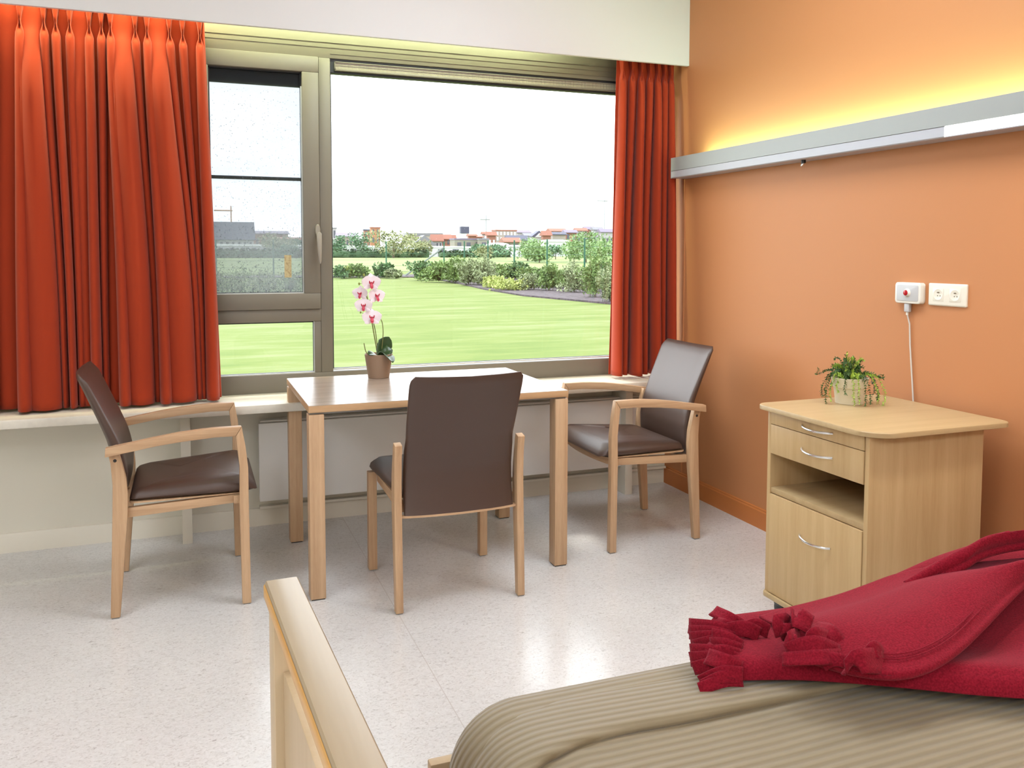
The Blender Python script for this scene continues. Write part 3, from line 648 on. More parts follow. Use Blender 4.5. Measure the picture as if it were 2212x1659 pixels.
# ---------------------------------------------------------------- orchid on the table
OP = Vector((.812, 3.868, .7508))
t = thing('potted_orchid', OP, 0, 'pink and white orchid in a taupe pot on the table by the window', 'potted plant')
MB().lathe([(.047, 0), (.0485, .0015), (.064, .108), (.062, .110), (.058, .098), (0.0005, .096)], n=36).build('pot', M['potb'], t)
def ori(q):  # photo position on the plane of the plant -> local
    p = hit(q[0], q[1], 1, OP.y); return p-OP
def curve(pts, r, name, mat, par, n=8, dy=None):
    P_ = [Vector(p) for p in pts]; fine = []
    for i in range(len(P_)-1):
        p0, p1, p2, p3 = P_[max(i-1, 0)], P_[i], P_[i+1], P_[min(i+2, len(P_)-1)]
        for k in range(6):
            u = k/6; fine.append(.5*((2*p1)+(p2-p0)*u+(2*p0-5*p1+4*p2-p3)*u*u+(3*p1-p0-3*p2+p3)*u**3))
    fine.append(P_[-1]); return MB().tube(fine, r, n).build(name, mat, par)
V = Vector
curve([(-.004, 0, .095), (-.012, 0, .15), (-.022, -.004, .205), (-.032, -.01, .26), (-.040, -.01, .32), (-.055, -.006, .385), (-.065, 0, .44)], .0026, 'flower_stem', M['ostem'], t)
curve([(.0, .004, .095), (-.006, .006, .16), (-.014, .006, .22), (-.024, .006, .265), (-.03, .004, .30), (-.036, .0, .36)], .0022, 'flower_stem', M['ostem'], t)
curve([(.010, 0, .09), (.018, 0, .155), (.022, .0, .21), (.017, -.002, .255), (.006, -.004, .275)], .0020, 'aerial_root', M['ostem'], t)
curve([(-.012, -.02, .095), (-.045, -.03, .108), (-.065, -.035, .125), (-.074, -.035, .165)], .0020, 'aerial_root', M['ostem'], t)
def bigleaf(base, tip, width, normal, fold=.25, droop=0.0):
    base, tip, nrm = V(base), V(tip), V(normal).normalized(); ax = tip-base; sd = ax.normalized().cross(nrm).normalized(); rows = []
    for i in range(13):
        s = i/12; c = base+ax*s+nrm*(math.sin(PI*s)*droop); w_ = width*(math.sin(PI*min(1, s*.93+.07))**.6)*(.55+.45*s if s < .6 else 1-.1*(s-.6)) + .002
        rows.append([c+sd*(w_*k)+nrm*(abs(k)*w_*fold) for k in (-1, -.6, -.25, 0, .25, .6, 1)])
    o = MB().grid(rows).build('leaf', M['oleaf'], t, 60); sm = o.modifiers.new('thickness', 'SOLIDIFY'); sm.thickness = .0018; return o
bigleaf((.0, -.005, .092), (.052, .012, .185), .042, (.3, -1, .15), .18, -.012)
bigleaf((.0, -.01, .098), (.045, -.095, .078), .040, (.15, .35, 1), .25, .022)
bigleaf((-.002, .0, .095), (-.055, -.040, .112), .024, (-.1, -.6, 1), .3, .010)
bigleaf((.0, .0, .095), (.062, -.02, .125), .030, (-.2, -.8, .8), .3, .012)
def flower(c, sc, yaw, tilt, par):
    mb = MB()
    def petal(ang, L, wd, cup):
        rows = []
        for i in range(9):
            s = i/8; w_ = wd*math.sin(PI*min(1, s*.9+.1)**.85)**.7+.0006
            rows.append([(math.cos(ang)*L*s-math.sin(ang)*w_*k, -cup*s*s*L-(1-abs(k))*.0012, math.sin(ang)*L*s+math.cos(ang)*w_*k) for k in (-1, -.6, -.2, .2, .6, 1)])
        mb.grid(rows)
    petal(PI/2, .034, .013, -.15); petal(PI/2+2.25, .031, .0115, .1); petal(PI/2-2.25, .031, .0115, .1)
    petal(.28, .036, .021, .25); petal(PI-.28, .036, .021, .25)
    mt = Matrix.Translation(V(c)) @ Matrix.Rotation(yaw, 4, 'Z') @ Matrix.Rotation(tilt, 4, 'X') @ Matrix.Scale(sc, 4)
    bmesh.ops.transform(mb.bm, matrix=mt, verts=mb.bm.verts)
    fl = mb.build('flower', M['petal'], par, 60)
    lp = MB()
    lp.loft([[(math.cos(a)*r_, y, -.004+z+math.sin(a)*r_*.8) for a in [2*PI*i/10 for i in range(10)]] for y, r_, z in ((-.001, .0025, .003), (-.008, .005, .001), (-.013, .006, -.005), (-.016, .005, -.011), (-.014, .002, -.015))])
    for s in (-1, 1): lp.tube([(0, -.004, -.002), (s*.006, -.010, .001), (s*.008, -.014, .008)], [.002, .003, .0018], 6)
    lp.tube([(0, -.003, .0), (0, -.010, .004)], [.003, .002], 6)
    bmesh.ops.transform(lp.bm, matrix=mt, verts=lp.bm.verts)
    lp.build('flower_lip', M['lipm'], fl)
for (q, sc, yw, tl, dy) in (((799, 611), 1.15, .25, .05, -.02), ((778, 634), .95, -.35, .1, -.012), ((811, 640), 1.1, .5, -.15, -.01), ((784, 660), 1.05, -.1, .0, -.02), ((801, 686), 1.15, .1, -.1, -.02)):
    p = ori(q); flower((p.x, dy, p.z), sc*1.14, yw-.2, tl, t)
for (q, r_) in (((786, 594), .007), ((776, 613), .006), ((792, 648), .004), ((787, 669), .005), ((779, 675), .0045)):
    p = ori(q); MB().lathe([(.0006, -r_*1.2), (r_*.8, -r_*.5), (r_*.8, r_*.5), (.0006, r_*1.2)], (p.x, 0, p.z), 10).build('bud', M['bud'], t)
    a = min(((-.040, .32), (-.055, .385), (-.065, .44), (-.032, .26), (-.030, .29)), key=lambda k: abs(k[1]-p.z)); MB().tube([(p.x, 0, p.z), (a[0], -.002, a[1]-.004)], .0009, 5).build('bud_stalk', M['ostem'], t)

# ---------------------------------------------------------------- bed-head light rail on the right wall
RL = thing('wall_light_rail', (0, 0, 0), 0, 'long pale grey light rail on the orange wall, glowing upwards', 'wall light')
RY0, RY1 = 4.052, .35
MB().prism([(2.462, 1.7685), (2.462, 1.838), (2.466, 1.8395), (2.47, 1.8395), (2.47, 1.772), (2.555, 1.772), (2.555, 1.7685)], lambda p, q, w: (p, w, q), RY1, RY0).build('housing', M['rail'], RL)
MB().prism([(2.464, 1.7335), (2.464, 1.7672), (2.558, 1.7672), (2.558, 1.7295), (2.468, 1.7295)], lambda p, q, w: (p, w, q), 2.262, RY0).build('lower_cover', M['railb'], RL)
MB().prism([(2.464, 1.7335), (2.464, 1.7672), (2.4775, 1.7672), (2.4775, 1.7335)], lambda p, q, w: (p, w, q), .95, 2.2618).build('diffuser', M['lampglow'], RL)
MB().prism([(2.478, 1.7295), (2.478, 1.7672), (2.558, 1.7672), (2.558, 1.7295)], lambda p, q, w: (p, w, q), .95, 2.2618).build('lower_cover', M['railb'], RL)
MB().prism([(2.464, 1.7295), (2.464, 1.7332), (2.4778, 1.7332), (2.4778, 1.7295)], lambda p, q, w: (p, w, q), .95, 2.2618).build('lower_lip', M['railb'], RL)
MB().prism([(2.464, 1.7295), (2.464, 1.7672), (2.558, 1.7672), (2.558, 1.7295)], lambda p, q, w: (p, w, q), RY1, .9498).build('lower_cover', M['railb'], RL)
MB().box(2.462, 2.558, RY0+.0005, RY0+.0035, 1.7295, 1.8395, .001).build('end_cap', M['rail'], RL)
MB().tube([(2.50, .5, 1.79), (2.50, 3.85, 1.79)], .008, 10).build('uplight_tube', M['tube'], RL)
area('uplight', (2.512, 2.28, 1.805), (.30, 0, 1), 3.15, .05, 12.5, (0.68, 1.0, 0.64), RL).rotation_euler
RL.children[-1].rotation_euler = (Matrix(((0, 1, 0), (1, 0, 0), (0, 0, -1)))).to_euler()
RL.children[-1].rotation_euler = (PI, 0, PI/2)
area('reading_lamp', (2.4615, 1.6, 1.750), (-.8, 0, -1), .02, 1.2, 13.0, (1.0, 0.95, 0.85), RL)
p = hit(1693, 355, 2, 1.722)
k = MB(); k.tube([(2.50, 3.03, 1.7290), (2.50, 3.03, 1.716)], .010, 14); k.build('pull_switch', M['black'], RL)
MB().tube([(2.50, 3.03, 1.7155), (2.496, 3.032, 1.710), (2.492, 3.034, 1.702)], [.006, .0065, .004], 10).build('switch_tip', M['chrome'], RL)

# ---------------------------------------------------------------- nurse call box and sockets
NB = thing('nurse_call_box', (2.56, 2.472, 1.178), 0, 'small white wall box with a round red button and hanging grey lead', 'call button')
NB.scale = (.78, 1, 1)
rb = lambda w_, h_, r: [(a, b) for a, b in rr(-h_, h_, w_, r, 6)]
def plate(w_, h_, r, x0, x1, bev=.003):
    rings = []
    for x, ins in ((x0, 0), (x1+bev, 0), (x1+bev*.3, bev*.4), (x1, bev)):
        rings.append([(x, q*(1-ins/w_), p*(1-ins/h_)) for p, q in rr(-h_, h_, w_, r, 6)])
    return MB().loft(rings)
plate(.061, .0395, .012, -.0005, -.032).build('housing', M['boxw'], NB)
plate(.0515, .0305, .007, -.0322, -.0335, .0008).build('face_panel', M['boxg'], NB)
c = MB(); c.loft([[(x, math.cos(a)*r_, .001+math.sin(a)*r_) for a in [2*PI*i/28 for i in range(28)]] for x, r_ in ((-.0337, .0165), (-.042, .0125), (-.044, .0118))]); c.build('button_collar', M['boxw'], NB)
c = MB(); c.loft([[(x, math.cos(a)*r_, .001+math.sin(a)*r_) for a in [2*PI*i/28 for i in range(28)]] for x, r_ in ((-.0442, .0105), (-.0465, .0098), (-.0480, .006), (-.0484, .001))]); c.build('button', M['red'], NB)
c = MB(); c.box(-.026, -.008, -.0105+.006, .0135+.006, -.072, -.0398, .003); c.build('plug', M['boxg'], NB)
cp = [hit(*q, 0, 2.545) - NB.location for q in ((1962, 676), (1961, 700), (1962, 745), (1965, 800), (1968, 850), (1969, 870))]
cp = [V((-.016, .010, -.0725)), V((-.016, .010, -.080))]+[V((-.008, q.y, q.z)) for q in cp[1:]]+[V((-.008, cp[-1].y-.01, -.62))]
MB().tube(cp, .0032, 10).build('lead', M['cable'], NB)
MB().tube([V((-.016, .010, -.0725)), V((-.016, .010, -.084))], .005, 10).build('strain_relief', M['boxw'], NB)

SK = thing('double_power_socket', (2.56, 2.308, 1.178), 0, 'ivory double wall socket right of the call box on the orange wall', 'power socket')
rings = []
for x, ins in ((-.0003, 0), (-.006, .0), (-.009, .003), (-.0095, .0055)):
    ring = []
    for p_, q_ in rr(-.0405, .0405, .0825, .004, 4):
        bulge = 1+.045*(1-(q_/.0825)**2); ring.append((x, q_*(1-ins/.0825), p_*bulge*(1-ins/.0405)))
    rings.append(ring)
MB().loft(rings).build('cover_plate', M['sock'], SK)
for yc in (.0365, -.0365):
    s = MB(); s.box(-.0105, -.0097, yc-.0235, yc+.0235, -.0235, .0235, .0003); si = s.build('socket_insert', M['sock'], SK)
    s = MB(); s.loft([[(x, yc+math.cos(a)*r_, math.sin(a)*r_) for a in [2*PI*i/28 for i in range(28)]] for x, r_ in ((-.0107, .0200), (-.0112, .0196), (-.0109, .0188))]); s.build('socket_rim', M['sock'], si)
    s = MB(); s.loft([[(x, yc+math.cos(a)*r_, math.sin(a)*r_) for a in [2*PI*i/28 for i in range(28)]] for x, r_ in ((-.0106, .0186), (-.0108, .0184))]); s.build('socket_recess', M['sockd'], si)
    s = MB()
    for dy in (-.0075, .0035): s.tube([(-.0108, yc+dy-.002, -.004), (-.0115, yc+dy-.002, -.004)], .0022, 10)
    s.tube([(-.0108, yc-.004, .008), (-.019, yc-.004, .008)], .0022, 10)
    s.build('socket_contact', M['pinh'], si)

# ---------------------------------------------------------------- bed
BD = thing('bed', (.132, .44, 0), 0, 'wooden bed with a tall footboard at the bottom of the picture, its cover turned over', 'bed')
BD.location = (0, 0, 0)
def fb(p, q, w): return p, q, w
ang = math.radians(2.6); FO = V((.1315, 1.4, 0))
def fpt(x, y, z):  # x across the board thickness, y back along it from its far end
    return (FO.x+x*math.cos(ang)+y*math.sin(ang), FO.y-y*math.cos(ang)+x*math.sin(ang), z)
rp = []
for (x, z) in ((-.022, .768), (-.0265, .773), (-.0265, .7955), (-.0235, .800), (.0235, .800), (.0265, .797), (.0265, .772), (.022, .768)): rp.append((x, z))
rail = MB(); rail.prism(rp, lambda p, q, w: fpt(p, w, q), 0, .96, 0.0); rail.build('footboard_rail', M['bedw'], BD, 50)
le = MB(); le.prism([(-.0268, .7725), (-.0285, .775), (-.0285, .793), (-.0268, .7955)], lambda p, q, w: fpt(p, w, q), .001, .959); le.build('rail_edge_band', M['bedge'], BD)
for y0 in (.002, .90): MB().prism([(-.021, .05), (-.021, .7675), (.021, .7675), (.021, .05)], lambda p, q, w: fpt(p, w, q), y0, y0+.058, .002).build('footboard_post', M['bedp'], BD)
MB().prism([(-.0075, .22), (-.0075, .674), (.016, .674), (.016, .22)], lambda p, q, w: fpt(p, w, q), .0605, .8995, .0015).build('footboard_panel', M['bedp'], BD)
for y0 in (.01, .905): MB().prism([(-.02, 0), (-.02, .0495), (.02, .0495), (.02, 0)], lambda p, q, w: fpt(p, w, q), y0, y0+.04, .004).build('leg', M['black'], BD)
MB().box(.371, 2.46, 1.366, 1.388, .30, .452, .003).build('side_rail', M['bedp'], BD)
MB().box(.372, 2.46, .43, .452, .30, .452, .003).build('side_rail', M['bedp'], BD)
MB().box(.155, .372, .70, .74, .30, .34).box(.155, .372, 1.10, 1.14, .30, .34).box(.372, 2.46, .4525, 1.3655, .30, .34).build('bed_base', M['plate'], BD)
MB().box(.42, 2.44, .455, 1.305, .3405, .560, .04, 4).build('mattress', M['mattress'], BD)
MB().box(2.462, 2.50, .38, 1.37, .15, .95, .006).build('headboard', M['bedp'], BD)
for y in (.45, 1.29): MB().box(2.42, 2.461, y, y+.05, 0, .30, .004).build('leg', M['black'], BD)

# ribbed cover over the mattress
X0, X1, Y0, Y1 = .366, 2.455, .40, 1.350
def rect_ring(ins, r, z, n=14, wob=0):
    pts = []
    x0, x1, y0, y1 = X0+ins, X1-ins*.3, Y0+ins, Y1-ins
    r = max(.012, r-ins*.9)
    cor = ((x1-r, y1-r, 0, .03), (x0+r, y1-r, PI/2, r), (x0+r, y0+r, PI, r), (x1-r, y0+r, 1.5*PI, .03))
    P_ = []
    for i, (cx, cy, a0, _) in enumerate(cor):
        for k in range(n+1):
            a = a0+PI/2*k/n; P_.append((cx+r*math.cos(a), cy+r*math.sin(a)))
        nx = cor[(i+1) % 4]; a1 = nx[2]; q0 = P_[-1]; q1 = (nx[0]+r*math.cos(a1), nx[1]+r*math.sin(a1))
        m_ = 30
        for k in range(1, m_): P_.append((lerp(q0[0], q1[0], k/m_), lerp(q0[1], q1[1], k/m_)))
    out = []
    for i, (x, y) in enumerate(P_):
        cx, cy = (X0+X1)/2, (Y0+Y1)/2
        w_ = wob*(math.sin(i*.55)+.6*math.sin(i*1.23+1))
        n_ = V((x-cx, (y-cy)*2, 0)).normalized()
        out.append((x+n_.x*w_, y+n_.y*w_, z))
    return out
ZT = .603; ER = .115
def topz(x, y):
    return .006*noise.noise(V((x*2.2, y*3.1, 0)))
rings = []
for z, wob in ((.315, .006), (.34, .0055), (.38, .004), (.43, .0025), (.47, .001)): rings.append(rect_ring(0.0+(.47-z)*.02, .125, z, wob=wob))
for k in range(1, 12):
    a = PI/2*k/11; rings.append(rect_ring(ER*(1-math.cos(a)), .125, .488+(ZT-.488)*math.sin(a)))
for ins in (.15, .2, .26, .32, .38, .42, .45): rings.append([(x, y, z+topz(x, y)+.004) for x, y, z in rect_ring(ins, .125, ZT)])
cv = MB(); cv.loft(rings, cap0=False); cvo = cv.build('bed_cover', M['cover'], None, 60)
tag(cvo, 'beige ribbed bed cover pulled smooth over the mattress', 'bedspread')
# the turned-over upper layer of the cover, its rolled edge running along the bed
seam = [(.3625, 1.030, .40), (.3625, 1.036, .50), (.379, 1.046, .553), (.412, 1.060, .590), (.460, 1.076, .6075), (.52, 1.090, .611), (.60, 1.098, .611), (.72, 1.092, .611), (.90, 1.088, .611), (1.2, 1.082, .611), (1.7, 1.07, .611), (2.42, 1.05, .611)]
rows = []
for (off, dz) in ((.006, -.012), (.001, -.005), (-.001, .001), (.002, .0055), (.012, .0075), (.035, .0065), (.065, .0035), (.09, .0005), (.115, -.003), (.135, -.008)):
    row = []
    for (x, y, z) in seam:
        t_ = 0 if off > -.03 else off
        dx = -.006 if x < .40 else 0
        zz = z+dz
        if x < .44 and x > .33: pass
        row.append((x+(-dz if x < .37 else -dz*.5 if x < .45 else 0)*.9, y+off, zz))
    rows.append(row)
fine_rows = []
for r_ in rows:
    P_ = [V(p) for p in r_]; fr_ = []
    for i in range(len(P_)-1):
        p0, p1, p2, p3 = P_[max(i-1, 0)], P_[i], P_[i+1], P_[min(i+2, len(P_)-1)]
        for k in range(5):
            u = k/5; fr_.append(.5*((2*p1)+(p2-p0)*u+(2*p0-5*p1+4*p2-p3)*u*u+(3*p1-p0-3*p2+p3)*u**3))
    fr_.append(P_[-1]); fine_rows.append(fr_)
o = MB().grid(fine_rows).build('folded_layer', M['cover2'], cvo, 60)
o['label'] = 'upper beige layer overlapping the rest with a rolled edge'

# ---------------------------------------------------------------- red fleece blanket
def dense(rows, nu=8, nv=6):
    def cat(P_, n):
        out = []
        for i in range(len(P_)-1):
            p0, p1, p2, p3 = P_[max(i-1, 0)], P_[i], P_[i+1], P_[min(i+2, len(P_)-1)]
            for k in range(n):
                u = k/n; out.append(.5*((2*p1)+(p2-p0)*u+(2*p0-5*p1+4*p2-p3)*u*u+(3*p1-p0-3*p2+p3)*u**3))
        out.append(P_[-1]); return out
    a = [cat([V(p) for p in r], nu) for r in rows]
    cols = [cat([r[i] for r in a], nv) for i in range(len(a[0]))]
    return [[c[j] for c in cols] for j in range(len(cols[0]))]
def resample(tab, n, x0, x1):
    """table of (x, y, z) by x -> n points"""
    out = []
    for i in range(n):
        x = lerp(x0, x1, i/(n-1)); out.append((x, interp([(p[0], p[1]) for p in tab], x), interp([(p[0], p[2]) for p in tab], x)))
    return out
NBk = 15
# lower layer: front edge, crest, back edge over the far side of the mattress
front = [(.815, 1.165), (.913, 1.118), (1.035, 1.041), (1.215, .927), (1.5, .80), (1.9, .70), (2.42, .62)]
crest = [(.86, .632), (.94, .634), (1.02, .630), (1.16, .626), (1.32, .643), (1.45, .676), (1.58, .692), (1.65, .704), (1.73, .706), (1.9, .72), (2.42, .73)]
rowsA = []
for dy, dz in ((-.0, .002), (.004, .016), (.016, .027), (.045, .033)):
    rowsA.append([(lerp(.815, 2.43, i/(NBk-1))+.0, interp(front, lerp(.815, 2.43, i/(NBk-1)))+dy, .617+dz+.012*smooth((1.165-interp(front, lerp(.815, 2.43, i/(NBk-1)))-dy)/.09)) for i in range(NBk)])
for tt in (.25, .5, .75, .93):
    row = []
    for i in range(NBk):
        s = i/(NBk-1); xf = lerp(.815, 2.43, s); xb = lerp(.955, 2.43, s); x = lerp(xf, xb, tt)
        y = lerp(interp(front, xf)+.05, 1.315, tt); zc = interp(crest, xb)
        z = lerp(.646, zc, smooth(tt))+.010*noise.noise(V((x*5+y*4, y*9, 2)))+.005*noise.noise(V((x*14, y*10+x*9, 5)))
        row.append((x, y, z))
    rowsA.append(row)
for dy, dz in ((.018, -.001), (.036, -.014), (.048, -.05), (.054, -.16), (.058, -.26)):
    rowsA.append([(lerp(.955, 2.43, i/(NBk-1)), 1.322+dy+.004*math.sin(i*1.9)*(dz < -.04), max(.36, interp(crest, lerp(.955, 2.43, i/(NBk-1)))+dz)) for i in range(NBk)])
BL = MB().grid(dense(rowsA, 8, 5)).build('fleece_blanket', M['fleece'], None, 70)
tag(BL, 'crumpled red fleece blanket with fringed ends lying across the bed', 'blanket')
sm = BL.modifiers.new('thickness', 'SOLIDIFY'); sm.thickness = .004; sm.offset = 1
def layer(name, hem, ridge, back, label=None, stitch=True):
    n = len(hem); rows = []
    rows.append([(x+.0, y+.012, z-.010) for x, y, z in hem]); rows.append([(x, y+.002, z-.006) for x, y, z in hem])
    rows.append([(x, y, z) for x, y, z in hem]); rows.append([(x, y+.007, z+.004) for x, y, z in hem])
    for tt in (.25, .5, .75): rows.append([tuple(V(h).lerp(V(r_), tt)+V((0, 0, .020*math.sin(PI*tt)+.007*noise.noise(h*11+V((0, tt*1.5, 3)))))) for h, r_ in zip(hem, ridge)])
    rows.append(list(ridge))
    for tt in (.35, .7, 1): rows.append([tuple(V(r_).lerp(V(b_), tt)+V((0, 0, -.006*math.sin(PI*tt)))) for r_, b_ in zip(ridge, back)])
    o = MB().grid(dense(rows, 8, 5)).build(name, M['fleece'], BL, 70)
    s_ = o.modifiers.new('thickness', 'SOLIDIFY'); s_.thickness = .004; s_.offset = 1
    if label: o['label'] = label
    return o
hz = lambda u, v, z: hit(u, v, 2, z)
hemB = [hz(1700, 1400, .672), hz(1790, 1432, .670), hz(1870, 1452, .671), hz(1945, 1457, .673), hz(2010, 1440, .677), hz(2070, 1402, .684), hz(2125, 1350, .694), hz(2175, 1298, .706), hz(2225, 1250, .718), hz(2330, 1160, .738)]
ridgeB = [hz(1705, 1352, .672), hz(1760, 1335, .682), hz(1830, 1317, .690), hz(1890, 1300, .697), hz(1950, 1278, .705), hz(2005, 1257, .714), hz(2060, 1243, .722), hz(2120, 1233, .730), hz(2190, 1228, .738), hz(2330, 1215, .75)]
backB = [(x+.02, min(1.312, y+.11), z-.034) for x, y, z in ridgeB]
layer('blanket_fold', hemB, ridgeB, backB, 'upper fold of the fleece with a stitched hem')
hemC = [hz(1960, 1290, .670), hz(2030, 1250, .700), hz(2085, 1222, .724), hz(2110, 1205, .735), hz(2150, 1190, .742), hz(2212, 1178, .75), hz(2300, 1172, .755)]
ridgeC = [(x+.015, y+.04, z+.006) for x, y, z in hemC]
ridgeC = [hz(1950, 1275, .675), hz(2040, 1218, .718), hz(2100, 1188, .745), hz(2140, 1172, .757), hz(2170, 1163, .765), hz(2220, 1160, .768), hz(2310, 1160, .770)]
backC = [(x+.02, min(1.33, y+.08), z-.05) for x, y, z in ridgeC]
layer('blanket_fold', hemC, ridgeC, backC, 'highest crumpled fold of the fleece at the right')
# stitched hem line of the upper fold
for dd in (.020, .030):
    P_ = []
    for i in range(2, 10):
        h, r_ = V(hemB[i]), V(ridgeB[i]); q = h.lerp(r_, dd/max(.05, (r_-h).length)); P_.append(q+V((0, 0, .0085+dd*.25)))
    curve(P_, .0011, 'hem_stitching', M['fleece'], BL, 6)
# fringe strips cut in the ends of the fleece
def strip(pts, w0, w1, up):
    P_ = [V(p) for p in pts]; fine = []
    for i in range(len(P_)-1):
        p0, p1, p2, p3 = P_[max(i-1, 0)], P_[i], P_[i+1], P_[min(i+2, len(P_)-1)]
        for k in range(5):
            u = k/5; fine.append(.5*((2*p1)+(p2-p0)*u+(2*p0-5*p1+4*p2-p3)*u*u+(3*p1-p0-3*p2+p3)*u**3))
    fine.append(P_[-1]); rows = []; n = len(fine)
    for i, c in enumerate(fine):
        d = (fine[min(i+1, n-1)]-fine[max(i-1, 0)]).normalized(); s = d.cross(V(up)).normalized(); w_ = lerp(w0, w1, i/(n-1))
        nn = s.cross(d).normalized()
        rows.append([c+s*w_*k+nn*(abs(k)*.10*w_) for k in (-1, -.5, 0, .5, 1)])
    o = MB().grid(rows).build('fringe_strip', M['fleece'], BL, 70)
    s_ = o.modifiers.new('thickness', 'SOLIDIFY'); s_.thickness = .0032; s_.offset = 0
def pz(u, v, z): return hit(u, v, 2, z)
# far corner group, middle group, near group: (root, mid, tip)
FR = [
 ((1600, 1352, .640), (1572, 1335, .652), (1541, 1320, .650), .010, .009, (0, .5, 1)),
 ((1596, 1360, .640), (1566, 1349, .648), (1538, 1340, .640), .009, .007, (0, .5, 1)),
 ((1588, 1372, .640), (1545, 1358, .652), (1489, 1352, .634), .011, .010, (.1, .6, 1)),
 ((1586, 1380, .638), (1540, 1368, .648), (1490, 1366, .630), .010, .009, (0, .4, 1)),
 ((1584, 1388, .636), (1540, 1378, .645), (1492, 1380, .624), .010, .009, (0, .3, 1)),
 ((1582, 1396, .634), (1545, 1388, .641), (1502, 1396, .618), .010, .009, (0, .3, 1)),
 ((1640, 1372, .648), (1610, 1358, .658), (1575, 1362, .648), .011, .010, (0, .2, 1)),
 ((1660, 1364, .650), (1632, 1352, .660), (1602, 1366, .650), .010, .010, (0, .2, 1)),
 ((1600, 1400, .640), (1570, 1382, .654), (1538, 1376, .650), .011, .011, (0, .5, 1)),
 ((1602, 1408, .640), (1565, 1396, .652), (1536, 1394, .640), .011, .010, (0, .3, 1)),
 ((1598, 1418, .638), (1565, 1410, .648), (1534, 1412, .632), .010, .010, (0, .3, 1)),
 ((1594, 1428, .634), (1545, 1412, .644), (1492, 1408, .626), .011, .010, (0, .5, 1)),
 ((1592, 1436, .632), (1545, 1424, .640), (1492, 1424, .620), .010, .009, (0, .3, 1)),
 ((1594, 1442, .630), (1550, 1434, .634), (1498, 1444, .614), .010, .008, (0, .3, 1)),
 ((1600, 1446, .634), (1560, 1428, .648), (1528, 1418, .642), .011, .010, (0, .5, 1)),
 ((1604, 1456, .630), (1560, 1452, .634), (1512, 1470, .612), .009, .006, (.2, .2, 1)),
 ((1602, 1462, .626), (1560, 1462, .628), (1516, 1480, .611), .009, .006, (.3, .1, 1)),
 ((1604, 1468, .622), (1565, 1470, .622), (1510, 1488, .610), .009, .007, (.2, .2, 1)),
 # loose curls on the middle of the blanket
 ((1700, 1352, .672), (1722, 1336, .700), (1752, 1352, .690), .016, .013, (0, -.6, 1)),
 ((1700, 1362, .668), (1690, 1345, .690), (1694, 1372, .668), .016, .012, (-.5, -.4, 1)),
 ((1752, 1352, .682), (1790, 1362, .690), (1812, 1392, .672), .013, .011, (0, -.7, 1)),
 ((1730, 1372, .672), (1712, 1380, .684), (1716, 1392, .668), .011, .009, (0, -.5, 1)),
 ((1812, 1416, .664), (1760, 1396, .684), (1702, 1412, .662), .014, .012, (0, -.7, 1)),
 ((1820, 1418, .662), (1770, 1420, .672), (1690, 1424, .656), .010, .008, (0, -.5, 1)),
 ((1790, 1380, .680), (1765, 1372, .694), (1748, 1384, .680), .011, .009, (0, -.5, 1)),
 ((1910, 1428, .668), (1860, 1428, .684), (1828, 1442, .662), .016, .012, (0, -.7, 1)),
 ((1900, 1420, .672), (1892, 1402, .690), (1876, 1418, .680), .011, .009, (0, -.7, 1)),
 ((1835, 1432, .664), (1800, 1424, .668), (1775, 1436, .656), .009, .008, (0, -.5, 1)),
]
for a, b, c, w0, w1, up in FR:
    if c[0] < 1610: up = (-.15, -1, .45); a, b, c = [(q_[0], q_[1], q_[2]+.008) for q_ in (a, b, c)]
    else: up = (up[0], up[1]-.5, up[2]*.8); a, b, c = [(q_[0], q_[1], q_[2]+.014) for q_ in (a, b, c)]
    strip([pz(*a), pz(*b), pz(*c)], w0*1.25, w1*1.35, up)

# ---------------------------------------------------------------- outdoors
GZ = -.10
def ground_z(y): return GZ if y < 60 else GZ+.42*smooth((y-60)/70)
NL = 24
rows = [[(lerp(-80, 260, i/NL), y, ground_z(y)-.02) for i in range(NL+1)] for y in (58, 65, 75, 85, 95, 105, 115, 125, 135, 160, 300, 900)]
struct('ground_field', MB().grid(rows), M['field'])
struct('ground_lawn', MB().box(-60, 90, WY+.4, 60, GZ-.3, GZ), M['lawn'])
# low white kerb wall far left, mulch beds
def poly(pts, z0, z1):
    return MB().prism(pts, lambda p, q, w: (p, q, w), z0, z1)
tag(poly([(10.9, 19), (10.0, 25.3), (10.3, 30), (11.0, 35), (11.6, 41), (12.2, 45.2), (10.9, 45.4), (9.6, 45.6), (7.2, 46.3), (2, 47), (-8, 47), (-8, 50), (16, 50), (18, 38), (17, 26), (16.5, 19)], GZ+.001, GZ+.05).build('mulch_bed', M['gravel']), kind='structure')

